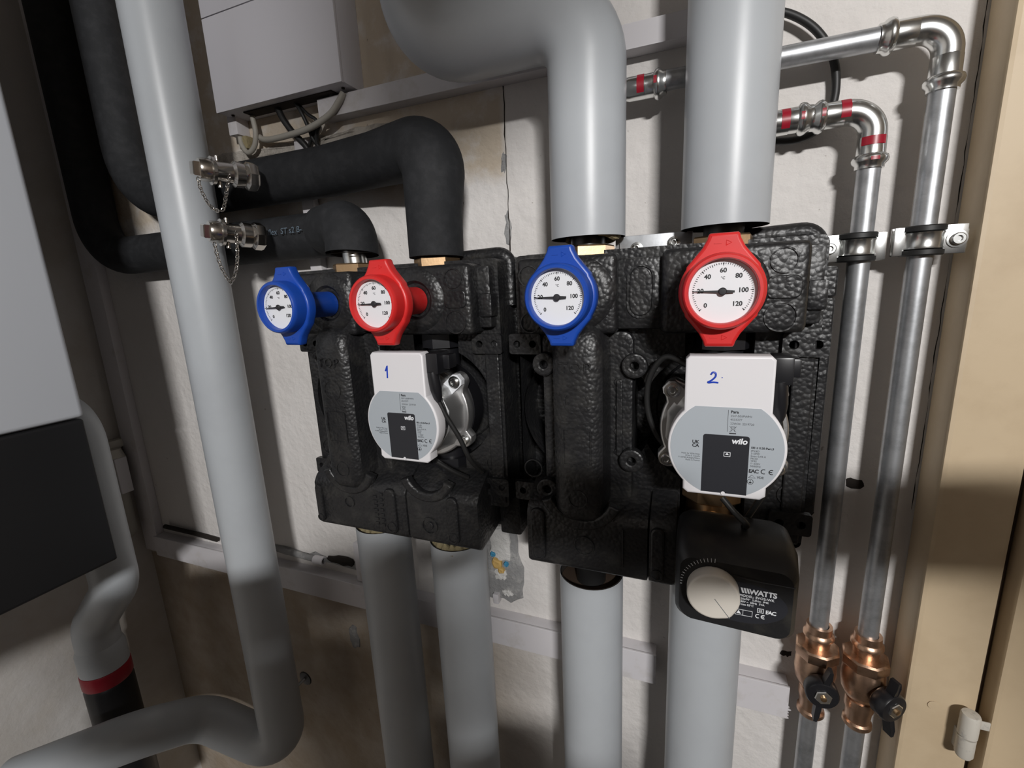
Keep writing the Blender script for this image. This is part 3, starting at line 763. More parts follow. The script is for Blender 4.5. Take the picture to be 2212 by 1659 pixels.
    LUG = [math.radians(a) for a in (41, -34, 139, 214)]
    out = []
    for k_ in range(96):
        a = 2 * math.pi * k_ / 96
        dm = min(abs((a - q + math.pi) % (2 * math.pi) - math.pi) for q in LUG)
        rad = 0.0535 + 0.0105 * max(0.0, 1 - (dm / 0.20) ** 2) ** 0.5 if dm < 0.20 else 0.0535
        out.append((x + rad * math.cos(a), z + rad * math.sin(a)))
    fl.prism(out, -0.130, -0.116, 0.002, 3)
    fl.lathe([(0.0500, 0.0), (0.0475, 0.006), (0.0435, 0.018), (0.0425, 0.024), (0.0400, 0.025)], (x, -0.128, z), (0, -1, 0), 12, 0.2)
    fl.build('motor_flange', M_ALU, t)
    TAG = LUG[0] if not other_side else LUG[2]
    for a in LUG:
        s_ = MB(); screw(s_, x + 0.0565 * math.cos(a), -0.1375 if a == TAG else -0.1305, z + 0.0565 * math.sin(a), 0.0048)
        s_.build('screw', M_STEEL, t)
    a = LUG[0] if not other_side else LUG[2]
    cx, cz = x + 0.0565 * math.cos(a), z + 0.0565 * math.sin(a); dx, dz = -math.cos(a), -math.sin(a); ux, uz = -dz, dx
    pl = MB(); pl.prism([(cx + dx * p_ + ux * q_, cz + dz * p_ + uz * q_) for p_, q_ in ((-0.008, 0.004), (-0.008, -0.004), (-0.004, -0.0075), (0.013, -0.0075), (0.013, 0.0075), (-0.004, 0.0075))], -0.1372, -0.1298)
    pl.build('rating_tag', M_PRINT if not other_side else M_ALU, t)
    # cast volute with up and down ports
    v = MB()
    v.cyl((x, -0.117, z), (x, -0.085, z), 0.053, 40, 0.004)
    v.cyl((x, YP, z + 0.04), (x, YP, 1.510), 0.019, 28)
    v.cyl((x, YP, z - 0.04), (x, YP, 1.335), 0.019, 28)
    v.lathe([(0.02, 0), (0.026, 0.0), (0.026, 0.016), (0.02, 0.016)], (x, YP, 1.484), (0, 0, 1), 8)
    v.lathe([(0.02, 0), (0.026, 0.0), (0.026, 0.016), (0.02, 0.016)], (x, YP, 1.330), (0, 0, 1), 8)
    v.build('volute', M_BLACKP, t)
    # plug and cable
    c = MB()
    c.box(x + hw - 0.001, x + hw + 0.013, yf + 0.006, yf + 0.032, z + 0.052, z + 0.074, 0.002)
    c.box(x + hw + 0.002, x + hw + 0.020, yf + 0.018, yf + 0.034, z + 0.056, z + 0.071, 0.002)
    c.lathe([(0, 0), (0.0055, 0.001), (0.0062, 0.006), (0.0062, 0.020), (0.0045, 0.030), (0.003, 0.034), (0, 0.034)], (x + hw + 0.004, yf + 0.010, z + 0.056), (0.08, 0.1, -1), 16)
    c.build('plug', M_BLACKP, t)
    if not other_side:
        pts = [(x + hw + 0.0065, yf + 0.013, z + 0.024), (x + hw + 0.013, yf + 0.016, z + 0.006), (x + hw + 0.023, yf + 0.022, z - 0.018), (x + hw + 0.030, yf + 0.030, z - 0.045), (x + hw + 0.036, yf + 0.046, z - 0.066)]
    else:
        pts = [(x + hw + 0.0065, yf + 0.013, z + 0.024), (x + hw + 0.010, yf + 0.018, z + 0.000), (x + hw + 0.010, yf + 0.030, z - 0.030), (x + hw + 0.000, yf + 0.038, z - 0.060), (x + hw - 0.008, yf + 0.044, z - 0.082)]
    MB().tube(spline(pts), 0.0026, 10).build('cable', M_CABLEB, t)
    if other_side:
        q = [(x - 0.030, -0.135, z + 0.060), (x - 0.050, -0.128, z + 0.066), (x - 0.064, -0.122, z + 0.045), (x - 0.066, -0.118, z + 0.015), (x - 0.058, -0.115, z - 0.012), (x - 0.045, -0.112, z - 0.030)]
        MB().tube(spline(q), 0.0028, 10).build('sensor_cable', M_CABLEB, t)
    else:
        q = [(x + 0.020, -0.150, z - 0.052), (x + 0.034, -0.140, z - 0.066), (x + 0.046, -0.128, z - 0.078)]
        MB().tube(spline(q), 0.0028, 10).build('sensor_cable', M_CABLEB, t)
    return t
pump('white topped circulation pump seen from its side, in the left pump group', PX[1] + 0.0005, '1', False)
pump('white topped circulation pump seen almost head on, above the black actuator', PX[3] + 0.0037, '2', True)

# ================================================================== MIXING VALVE AND ACTUATOR
t = thing('mixing_valve', 'brass mixing valve body between the right white pump and the actuator', 'valve', (PX[3], YP, 1.27))
b = MB(); b.cyl((PX[3], YP, 1.262), (PX[3], YP, 1.336), 0.024, 32, 0.002); b.cyl((PX[3], YP, 1.30), (PX[3], -0.142, 1.30), 0.021, 32)
b.build('valve_body', M_BRASS, t)
n_ = MB(); n_.lathe([(0.018, 0), (0.028, 0.0), (0.029, 0.0015), (0.029, 0.0225), (0.028, 0.024), (0.018, 0.024)], (PX[3], YP - 0.012, 1.333), (0, 0, 1), 8, 0.3)
n_.build('union_nut', M_BRASS, t, sharp=20)

t = thing('valve_actuator', 'black valve actuator with round ivory knob below the right white pump', 'actuator', (0.042, -0.145, 1.262))
bm = bmesh.new(); rings = []
ax0, ax1 = -0.0045, 0.0885
# rounded body: stations from back to front
for (yy, dx0, dx1, zt, zb2) in ((-0.143, 0.004, 0.006, 1.3405, 1.268), (-0.150, 0.001, 0.002, 1.3425, 1.262), (-0.176, 0.0, 0.0, 1.3390, 1.2590), (-0.190, 0.0008, 0.001, 1.3290, 1.2585), (-0.1955, 0.004, 0.005, 1.3230, 1.2615)):
    o = rrect(ax0 + dx0, ax1 - dx1, zb2, zt, 0.010, 5)
    # chamfered lower left corner and slightly bowed top
    ring = []
    for (px_, pz_) in o:
        u = (px_ - ax0) / (ax1 - ax0)
        if pz_ < (zt + zb2) / 2: pz_ += 0.006 * max(0, 0.30 - u) / 0.30
        else: pz_ -= 0.004 * (u - 0.35) ** 2 / 0.4
        ring.append(bm.verts.new((px_, yy, pz_)))
    rings.append(ring)
for a, b2 in zip(rings[:-1], rings[1:]):
    n = len(a)
    for k in range(n): bm.faces.new((a[k], a[(k + 1) % n], b2[(k + 1) % n], b2[k]))
bm.faces.new(rings[0][::-1]); bm.faces.new(rings[-1]); bmesh.ops.recalc_face_normals(bm, faces=bm.faces)
MB().add(bm).build('actuator_body', M_ACT, t, sharp=30)
YA = -0.1957
kx, kz = 0.0252, 1.2975
MB().tube(spline([(0.017, YA + 0.0005, 1.3225), (0.027, YA + 0.0002, 1.3165), (0.040, YA, 1.3125), (0.060, YA, 1.3105), (0.0845, YA + 0.0008, 1.3095)]), 0.0008, 8).build('ridge', M_ACT, t)
k = MB()
ko = []
for q in range(48):
    a = 2 * math.pi * q / 48; r = 0.0200
    d_ = abs((a - math.radians(-52) + math.pi) % (2 * math.pi) - math.pi)
    if d_ < 0.3: r = 0.0200 + 0.0012 * (1 - d_ / 0.3)
    ko.append((kx + r * math.cos(a), kz + r * math.sin(a)))
k.prism(ko, YA - 0.0125, YA + 0.001, 0.0018, 3)
kno = k.build('knob', M_KNOB, t)
g = MB(); g.prism([(kx + 0.001, kz - 0.0012), (kx + 0.0126, kz - 0.0165), (kx + 0.0130, kz - 0.0162), (kx + 0.0013, kz - 0.0009)], YA - 0.0127, YA - 0.0122)
g.build('knob_pointer', M_INKGREY, kno)
lbl = MB(); lo_ = [(0.0430 + p, 1.2890 + q) for p, q in [(0.0345 * math.cos(a) + 0.003, 0.0185 * math.sin(a)) for a in [k_ * math.pi / 20 for k_ in range(40)]]]
lbl.prism([(max(p, 0.036), q) for p, q in lo_], YA - 0.0003, YA + 0.0003); lbo = lbl.build('label', M_LABELBLK, t)
tx = MB(); yt = YA - 0.0005
tx.text('WATTS', 0.0525, yt, 1.2985, 0.0062, 0.0001, 'LEFT', 0.00022, 0.0, space=0.9)
for i in range(3):
    tx.prism([(0.0460 + i * 0.0021, 1.3030), (0.0475 + i * 0.0021, 1.3030), (0.0488 + i * 0.0021, 1.2985), (0.0474 + i * 0.0021, 1.2985)], yt - 0.0001, yt + 0.0001)
tx.text('MODEL: EVO2-WK', 0.0455, yt, 1.2950, 0.0029, 0.0001, 'LEFT', 0.00006, space=1.05)
for i, s_ in enumerate(('120s/90°  5,5Nm  IP42', '230V ~  50Hz  3VA', 'Tmax 55°C')):
    tx.text(s_, 0.0455, yt, 1.2923 - i * 0.0026, 0.0023, 0.0001, 'LEFT', 0.00003)
tx.prism([rrect(0.0590, 0.0637, 1.2828, 1.2868, 0.0002), rrect(0.0594, 0.0633, 1.2832, 1.2864, 0.0002)[::-1]], yt - 0.0001, yt + 0.0001)
tx.prism([rrect(0.0602, 0.0625, 1.2839, 1.2857, 0.0001), rrect(0.0605, 0.0622, 1.2842, 1.2854, 0.0001)[::-1]], yt - 0.0001, yt + 0.0001)
tx.text('EAC', 0.0650, yt, 1.2829, 0.0046, 0.0001, 'LEFT', 0.00012, space=0.8)
tx.prism([rrect(0.0430, 0.0558, 1.2775, 1.2828, 0.0002), rrect(0.0433, 0.0487, 1.2778, 1.2825, 0.0002)[::-1], rrect(0.0490, 0.0555, 1.2778, 1.2825, 0.0002)[::-1]], yt - 0.0001, yt + 0.0001)
tx.prism([(0.0440, 1.2788), (0.0474, 1.2788), (0.0457, 1.2820)], yt - 0.0001, yt + 0.0001)
for cx, mid in ((0.0588, False), (0.0628, True)):
    arc = circle(cx + 0.001, 1.2795, 0.0019, 12, math.radians(60), math.radians(300)) + circle(cx + 0.001, 1.2795, 0.0013, 12, math.radians(300), math.radians(60))
    tx.prism(arc, yt - 0.0001, yt + 0.0001)
    if mid: tx.box(cx - 0.0004, cx + 0.0014, yt - 0.0001, yt + 0.0001, 1.2792, 1.2798)
# scale marks round the knob
for q in range(16):
    a = math.radians(88 + q * 6.2); r0, r1 = 0.0238, 0.0252 + 0.0022 * (1 - q / 16)
    w_ = 0.00022
    ca, sa = math.cos(a), math.sin(a)
    tx.prism([(kx + ca * r - sa * u, kz + sa * r + ca * u) for r, u in ((r0, -w_), (r1, -w_), (r1, w_), (r0, w_))], yt + 0.0001, yt + 0.0003)
tx.build('label_print', M_PRINT, lbo)['kind'] = 'stuff'
cb = MB(); cb.tube(spline([at(1560, 1075, 0.405), at(1585, 1105, 0.40), at(1612, 1132, 0.395), (0.050, -0.160, 1.338)]), 0.0026, 10)
cb.build('cable', M_CABLEB, t)

# ================================================================== GALVANISED PIPES
YG, RG = -0.030, 0.0092
ZG1, ZG2, XG1, XG2 = 1.7462, 1.6907, 0.1935, 0.1475
def press_sleeve(mb, p, d, ln=0.026, bead=0.019):
    """press fitting end: sleeve with bead from p along d"""
    mb.lathe([(RG + 0.0002, 0), (0.0112, 0.0), (0.0114, ln - bead - 0.004), (0.0136, ln - bead - 0.0015), (0.0142, ln - bead + 0.001), (0.0134, ln - bead + 0.0035), (0.0112, ln - bead + 0.005), (0.0110, ln), (0.0104, ln + 0.001)], p, d, 28)
    # pressing lug
    return mb
def galv(label, xv, zh, x0, extra):
    t = thing('galvanised_pipe', label, 'pipe', (xv, YG, 0.02), 'galvanised press fit pipes')
    rb = 0.021
    MB().tube([(x0, YG, zh), (xv - 0.048, YG, zh)], RG, 28).build('pipe', M_ZINC, t)
    MB().tube([(xv, YG, zh - 0.048), (xv, YG, 1.150)], RG, 28).build('pipe', M_ZINC, t)
    MB().tube([(xv, YG, 1.050), (xv, YG, 0.02)], RG, 28).build('pipe', M_ZINC, t)
    e = MB(); e.tube(fillet([(xv - 0.034, YG, zh), (xv, YG, zh), (xv, YG, zh - 0.034)], [0, rb, 0], 14), 0.0108, 28, caps=False)
    press_sleeve(e, (xv - 0.050, YG, zh), (1, 0, 0)); press_sleeve(e, (xv, YG, zh - 0.050), (0, 0, 1))
    e.build('elbow', M_STEEL, t)
    return t
t = galv('long galvanised pipe beside the door frame bending left at the top', XG1, ZG1, -0.14, None)
c = MB(); press_sleeve(c, (-0.030, YG, ZG1 - 0.002), (-1, 0, 0)); c.tube([(-0.05, YG, ZG1 - 0.002), (-0.066, YG, ZG1 - 0.002), (-0.072, YG, ZG1 - 0.002)], [0.0112, 0.0112, 0.0095], 28)
press_sleeve(c, (-0.105, YG, ZG1 - 0.002), (1, 0, 0)); c.build('coupling', M_STEEL, t)
def red_mark(t, p, d, ln=0.008, r=0.0117, a0=-60, a1=40):
    """strip of red foil on the front of a fitting"""
    d = Vector(d); u = Vector((0, -1, 0)); w = d.cross(u)
    bm = bmesh.new(); A = []; B = []
    for k in range(9):
        a = math.radians(a0 + (a1 - a0) * k / 8); v = (u * math.cos(a) + w * math.sin(a)) * r
        A.append(bm.verts.new(Vector(p) + v)); B.append(bm.verts.new(Vector(p) + v + d * ln))
    for k in range(8): bm.faces.new((A[k], A[k + 1], B[k + 1], B[k]))
    bmesh.ops.recalc_face_normals(bm, faces=bm.faces)
    MB().add(bm).build('red_mark', M_REDFLASH, t)
red_mark(t, (-0.058, YG, ZG1 - 0.002), (1, 0, 0), 0.007)
red_mark(t, (-0.0415, YG, ZG1 - 0.002), (1, 0, 0), 0.003, 0.0143, -15, 12)
t = galv('shorter galvanised pipe with red marks bending left behind the upper grey pipe', XG2, ZG2, 0.02, None)
c = MB(); press_sleeve(c, (0.099, YG, ZG2 + 0.0005), (-1, 0, 0)); c.tube([(0.08, YG, ZG2), (0.060, YG, ZG2), (0.054, YG, ZG2)], [0.0112, 0.0112, 0.0095], 28)
c.build('coupling', M_STEEL, t)
red_mark(t, (0.0735, YG, ZG2), (1, 0, 0), 0.007)
red_mark(t, (0.0885, YG, ZG2), (1, 0, 0), 0.003, 0.0143, -15, 12)
red_mark(t, (XG2 - 0.0275, YG, ZG2), (1, 0, 0), 0.0075, 0.0113, -65, 30)
red_mark(t, (XG2 - 0.043, YG, ZG2), (1, 0, 0), 0.003, 0.0143, -15, 12)
red_mark(t, (XG2, YG, ZG2 - 0.0310), (0, 0, 1), 0.0072, 0.0115, -55, 45)
red_mark(t, (XG2, YG, ZG2 - 0.0445), (0, 0, 1), 0.003, 0.0143, -12, 15)

def clamp(label, x, z, sgn):
    t = thing('pipe_clamp', label, 'clamp', (x, 0, z), 'rubber lined pipe clamps')
    MB().lathe([(RG, -0.0130), (0.0152, -0.0130), (0.0162, -0.0120), (0.0162, -0.0082), (0.0132, -0.0074), (0.0132, 0.0074), (0.0162, 0.0082), (0.0162, 0.0120), (0.0152, 0.0130), (RG, 0.0130)], (x, YG, z), (0, 0, 1), 36).build('rubber_lining', M_CABLEB, t)
    b = MB(); b.lathe([(0.0132, -0.0076), (0.0158, -0.0070), (0.0148, -0.005), (0.0148, 0.005), (0.0158, 0.0070), (0.0132, 0.0076)], (x, YG, z), (0, 0, 1), 36)
    b.build('steel_band', M_STEEL, t)
    for s_ in (-1, 1):
        e = MB(); w = 0.0165 if s_ == sgn else 0.009
        xa, xb = sorted((x + s_ * 0.0135, x + s_ * (0.0135 + w)))
        e.box(xa, xb, YG - 0.0050, YG - 0.0030, z - 0.0125, z + 0.0125, 0.0008)
        e.box(xa, xb, YG + 0.0018, YG + 0.0038, z - 0.0125, z + 0.0125, 0.0008)
        if s_ == sgn: e.box(*(sorted((x + s_ * (0.0125 + w), x + s_ * (0.0140 + w)))), YG - 0.0048, YG + 0.003, z - 0.008, z + 0.008, 0.0006)
        e.build('clamp_ear', M_STEEL, t)
        if s_ == sgn:
            s2 = MB(); screw(s2, x + s_ * 0.0225, YG - 0.005, z, 0.0052); s2.cyl((x + s_ * 0.0225, YG - 0.005, z), (x + s_ * 0.0225, YG + 0.006, z), 0.002, 10)
            s2.build('screw', M_STEEL, t)
    MB().cyl((x, YG + 0.012, z), (x, 0.001, z), 0.004, 14).build('wall_stud', M_ZINC, t)
clamp('rubber lined clamp holding the shorter galvanised pipe', XG2 - 0.0035, 1.5722, -1)
clamp('rubber lined clamp on the long galvanised pipe by the door frame', XG1 + 0.0002, 1.5745, 1)

def ball_valve(label, x, turn, tilt):
    t = thing('ball_valve', label, 'valve', (x, YG, 1.04), 'bronze ball valves')
    b = MB()
    b.lathe([(RG, 0.0), (0.0125, 0.0), (0.0128, -0.008), (0.0150, -0.0105), (0.0152, -0.0135), (0.0126, -0.016), (0.0118, -0.026), (0.0135, -0.0275)], (x, YG, 1.1625), (0, 0, 1), 30)
    b.lathe([(0.012, 0.002), (0.0205, 0.0010), (0.0222, -0.001), (0.0222, -0.010), (0.0210, -0.0125), (0.012, -0.013)], (x, YG, 1.1355), (0, 0, 1), 8, 0.2)
    b.lathe([(0.012, 0), (0.0185, -0.001), (0.0200, -0.008), (0.0206, -0.020), (0.0190, -0.032), (0.0150, -0.040), (0.0118, -0.043)], (x, YG, 1.1235), (0, 0, 1), 30)
    b.lathe([(0.0100, 0), (0.0135, -0.002), (0.0140, -0.013), (0.0125, -0.018), (0.0118, -0.030), (0.0138, -0.032), (0.0142, -0.036), (0.0120, -0.039), (RG, -0.039)], (x, YG, 1.0815), (0, 0, 1), 30)
    b.build('valve_body', M_BRONZE, t)
    d = Vector((math.sin(turn), -math.cos(turn), 0)); c = Vector((x, YG, 1.101)); side = Vector((math.cos(turn), math.sin(turn), 0))
    s_ = MB(); s_.cyl(c, c + d * 0.024, 0.0095, 20, 0.001); s_.build('stem_neck', M_BRONZE, t)
    h = MB(); o = c + d * 0.022
    h.lathe([(0, 0), (0.0148, 0), (0.0160, 0.002), (0.0160, 0.013), (0.0146, 0.0148), (0.0080, 0.0152), (0.006, 0.013), (0, 0.013)], o, d, 28)
    upv = (Vector((0, 0, 1)) * math.cos(tilt) + side * math.sin(tilt)); rt = d.cross(upv)
    for sg in (1, -1):
        pts = [(0.006, 0.0035), (0.026, 0.0028), (0.029, 0.0015), (0.0295, 0.0)]
        bm = bmesh.new(); vv = []
        for yy in (0.0035, 0.0125):
            ring = []
            for (l, wd_) in ((0.008, 0.0030), (0.026, 0.0026), (0.0330, 0.0016), (0.0330, -0.0016), (0.026, -0.0026), (0.008, -0.0030)):
                ring.append(bm.verts.new(o + d * (yy + (0.004 if l > 0.02 else 0)) + upv * (sg * l) + rt * wd_))
            vv.append(ring)
        for k_ in range(6): bm.faces.new((vv[0][k_], vv[0][(k_ + 1) % 6], vv[1][(k_ + 1) % 6], vv[1][k_]))
        bm.faces.new(vv[0][::-1]); bm.faces.new(vv[1]); bmesh.ops.recalc_face_normals(bm, faces=bm.faces)
        h.add(bm)
    h.build('wing_handle', M_BLACKP, t)
    n_ = MB(); n_.lathe([(0, 0.0125), (0.0085, 0.0125), (0.0085, 0.0165), (0.0076, 0.0172), (0.0030, 0.0172)], o, d, 6, 0.3); n_.build('nut', M_STEEL, t, sharp=20)
    n_ = MB(); n_.lathe([(0.0030, 0.0172), (0.0030, 0.0188), (0.0022, 0.0192), (0, 0.0192)], o, d, 12); n_.build('spindle', M_BRASS, t)
ball_valve('bronze ball valve with upright black wing handle on the shorter galvanised pipe', XG2 + 0.001, 0.0, 0.16)
ball_valve('bronze ball valve with handle turned towards the door on the long galvanised pipe', XG1 + 0.0005, 0.55, 0.0)

# black cable loop behind the galvanised pipes
o = MB().tube(spline([at(1640, 20, 0.553), at(1705, 30, 0.553), at(1760, 62, 0.553), at(1796, 115, 0.554), at(1806, 170, 0.556), at(1798, 228, 0.556), at(1765, 280, 0.555), at(1720, 302, 0.554), at(1660, 306, 0.553)], 8), 0.0036, 12).build('loop_cable', M_CABLEB)
tag(o, 'black cable looping behind the galvanised pipes at the upper right', 'cable')

# ================================================================== WHITE CABINET, TRUNKING, CABLES
t = thing('wall_cabinet', 'white enclosure box on the wall above the black foam pipes', 'cabinet', (-0.528, 0, 1.811))
cx0, cx1, cy, cz0, cz1 = -0.6405, -0.4165, -0.0445, 1.8115, 2.10
MB().box(cx0, cx1, -0.040, 0.0, cz0 + 0.001, cz1, 0.0015).build('body', M_PAINT, t)
MB().box(cx0, cx1, cy - 0.0005, -0.0395, cz0, 1.9290, 0.0012).build('front_lid', M_PAINT, t)
MB().box(cx0, cx1, cy - 0.0005, -0.0395, 1.9300, cz1, 0.0012).build('upper_lid', M_PAINT, t)
MB().box(cx0 + 0.035, cx1 - 0.030, -0.030, -0.012, cz0 - 0.0006, cz0 + 0.002).build('cable_slot', M_HOLE, t)
for sx in (cx0 + 0.012, cx1 - 0.012):
    MB().cyl((sx, -0.028, cz0 - 0.0006), (sx, -0.028, cz0 + 0.002), 0.0022, 10).build('hole', M_HOLE, t)

def trunk(label, x0, x1, z0, z1, dep, torn=False, fold=True, tilt=0.0):
    t = thing('cable_trunking', label, 'trunking', (x0, 0, z0), 'white cable trunking')
    b = MB(); b.box(x0 + 0.001, x1 - 0.001, -dep + 0.003, 0.0, z0 + 0.001, z1 - 0.001, 0.0006); b.build('trunk_base', M_TRUNK, t)
    c = MB(); c.prism([(0, 0), (0, 0)] and [(x0, z0), (x1, z0 ), (x1, z1), (x0, z1)], -dep, -dep + 0.0035, 0.0008)
    if torn:
        for k in range(5):
            c.prism([(x1 - 0.002, z0 + 0.004 * k), (x1 + random.uniform(0.001, 0.004), z0 + 0.004 * k + 0.001), (x1 - 0.002, z0 + 0.004 * k + 0.004)], -dep + 0.0002, -dep + 0.002)
    c.build('trunk_lid', M_TRUNK, t)
    return t
trunk('white cable trunking along the wall above the black foam pipes', -0.478, 0.040, 1.7845, 1.8085, 0.023)
trunk('lower white cable trunking running from the corner behind the left group pipes', -1.058, -0.0265, 1.0175, 1.0625, 0.023)
trunk('short torn piece of lower cable trunking beside the bronze valves', 0.002, 0.1280, 1.0175, 1.0625, 0.023, True)
o = MB().box(-0.538, -0.5165, -0.012, 0.0, 1.30, 1.770, 0.001).build('mini_trunking', M_TRUNK)
tag(o, 'narrow white upright trunking behind the black foam pipes', 'trunking')
o = MB().box(-0.5245, -0.5035, -0.013, 0.0, 1.0625, 1.135, 0.001).build('mini_trunking', M_TRUNK)
tag(o, 'short upright trunking stub left of the first lower grey pipe', 'trunking')
o = MB().box(-1.105, -1.058, -0.016, 0.0, 1.02, 2.2, 0.001).build('corner_trunking', M_TRUNK)
tag(o, 'wide upright trunking in the dark corner left of the tall grey pipe', 'trunking')

CB = [('thick black cable dropping from the white cabinet at its left', [at(596, 225, 0.545), at(612, 258, 0.545), at(632, 285, 0.548), at(656, 310, 0.552), at(670, 330, 0.556)], 0.0045),
      ('thin black cable pair dropping from the middle of the white cabinet', [at(634, 215, 0.545), at(652, 245, 0.545), at(668, 280, 0.550), at(676, 300, 0.553), at(690, 318, 0.556)], 0.0026),
      ('black cable curving down from the right end of the white cabinet', [at(720, 200, 0.545), at(708, 225, 0.545), at(692, 262, 0.548), at(684, 290, 0.552), at(686, 318, 0.556)], 0.0028),
      ('thin black cable crossing behind the grey cable under the cabinet', [at(640, 222, 0.549), at(664, 246, 0.549), at(684, 262, 0.550), at(676, 288, 0.554), at(668, 316, 0.556)], 0.0024)]
for lab, pts, r in CB:
    tag(MB().tube(spline(pts), r, 10).build('hanging_cable', M_CABLEB), lab, 'cable', 'cables under the cabinet')
o = MB().tube(spline([at(742, 200, 0.540), at(732, 220, 0.538), at(712, 248, 0.538), at(670, 276, 0.540), at(620, 293, 0.545), at(575, 302, 0.551), at(554, 292, 0.553)]), 0.0042, 12).build('hanging_cable', M_CABLEG)
tag(o, 'pale grey cable sagging under the white cabinet', 'cable')
o = MB().tube(spline([at(545, 252, 0.546), at(552, 285, 0.546), at(550, 315, 0.548), at(536, 330, 0.549), at(522, 312, 0.550), at(518, 290, 0.552)]), 0.0036, 12).build('cable_hook', M_CABLEG)
tag(o, 'short pale grey cable loop below the left end of the cabinet', 'cable')
t = thing('cable_gland', 'small pale gland block below the left corner of the cabinet', 'gland', at(518, 270, 0.555))
p = at(516, 262, 0.555)
MB().box(p.x - 0.010, p.x + 0.008, -0.022, 0.0, p.z - 0.022, p.z + 0.012, 0.002).build('block', M_TRUNK, t)
MB().box(p.x - 0.002, p.x + 0.014, -0.014, 0.0, p.z - 0.040, p.z - 0.022, 0.002).build('clip', M_WOOL, t)

# ================================================================== DRAIN VALVES WITH CHAINS
def chain(mb, pts, n_link):
    P = spline(pts, 12); L = [0]
    for a, b in zip(P[:-1], P[1:]): L.append(L[-1] + (b - a).length)
    tot = L[-1]
    for k in range(n_link):
        s = (k + 0.5) / n_link * tot; i = max(j for j in range(len(L)) if L[j] <= s); i = min(i, len(P) - 2)
        f_ = (s - L[i]) / max(1e-9, L[i + 1] - L[i]); c = P[i].lerp(P[i + 1], f_); d = (P[i + 1] - P[i]).normalized()
        u = Vector((0, -1, 0)).cross(d).normalized(); w = d.cross(u)
        sd = u if k % 2 else w
        ln = tot / n_link * 0.72
        loop = [c + d * ln * math.cos(a) + sd * 0.0021 * math.sin(a) for a in [2 * math.pi * q / 12 for q in range(12)]]
        mb.tube(loop, 0.0006, 6, closed=True)
    return mb
def drain(label, p0, p1, ch1, ch2, ch3):
    """p0 cap end (left, nearer), p1 body end at the foam pipe"""
    p0, p1 = Vector(p0), Vector(p1); d = (p0 - p1).normalized(); ln = (p0 - p1).length
    t = thing('drain_valve', label, 'valve', p1, 'nickel drain valves with chains')
    up_ = Vector((0, 0, 1)); up_ = (up_ - d * up_.dot(d)).normalized(); fr = d.cross(up_)
    b = MB()
    b.lathe([(0, 0), (0.0163, 0.0), (0.0179, 0.003), (0.0179, 0.011), (0.0156, 0.013), (0.0137, 0.016)], p1, d, 8)
    b.lathe([(0.0130, 0.014), (0.0153, 0.016), (0.0159, 0.026), (0.0123, 0.029), (0.0120, ln * 0.62), (0.0127, ln * 0.64), (0.0127, ln * 0.70)], p1, d, 24)
    b.build('valve_body', M_CHROME, t)
    sc2 = MB(); q = p1 + d * 0.007
    fd = Vector((0.45, -0.85, 0.25)).normalized()
    sc2.lathe([(0.0081, 0.004), (0.0081, 0.0145), (0.0072, 0.0155), (0.0035, 0.0155), (0.003, 0.012), (0, 0.012)], q, fd, 18); sc2.build('drain_screw', M_CHROME, t)
    c = MB()
    c.lathe([(0.0111, ln * 0.66), (0.0166, ln * 0.67), (0.0169, ln * 0.72), (0.0137, ln * 0.735), (0.0137, ln * 0.86), (0.0120, ln * 0.90), (0, ln * 0.90)], p1, d, 24)
    c.build('cap', M_CHROME, t)
    k = MB(); k.lathe([(0, ln * 0.88), (0.0101, ln * 0.88), (0.0111, ln * 0.90), (0.0111, ln * 0.985), (0.0097, ln), (0, ln)], p1, d, 4, 0.6); k.build('square_key', M_CHROME, t, sharp=20)
    e = MB()
    for sg in (1, -1):
        a = p1 + d * (ln * 0.60) + up_ * (sg * 0.009); e.cyl(a, a + up_ * (sg * 0.010), 0.0026, 12, 0.0006)
    e.build('cap_lug', M_CHROME, t)
    ring = MB(); cc = p1 + d * (ln * 0.45)
    ring.tube([cc + up_ * 0.0112 * math.cos(a) + fr * 0.0112 * math.sin(a) + d * 0.001 * math.sin(3 * a) for a in [2 * math.pi * q / 24 for q in range(24)]], 0.0010, 8, closed=True)
    ring.build('chain_ring', M_CHROME, t)
    cm = chain(MB(), ch1 + ch2, ch3); cm.build('chain', M_CHROME, t)['kind'] = 'stuff'
ya = 0.458
drain('upper nickel drain valve with hanging chain at the black foam pipe', at(413, 362, 0.415), at(553, 384, 0.482),
      [at(428, 384, 0.418), at(432, 404, 0.417), at(443, 428, 0.417), at(456, 447, 0.416)], [at(470, 455, 0.416), at(482, 452, 0.418), at(488, 425, 0.424), at(492, 400, 0.430), at(496, 378, 0.436)], 24)
drain('lower nickel drain valve with hanging chain beside the printed foam pipe', at(436, 498, 0.415), at(568, 512, 0.480),
      [at(463, 525, 0.418), at(470, 555, 0.417), at(480, 582, 0.417), at(496, 608, 0.417)], [at(502, 606, 0.417), at(510, 585, 0.420), at(513, 555, 0.424), at(512, 525, 0.430), at(510, 500, 0.436)], 26)

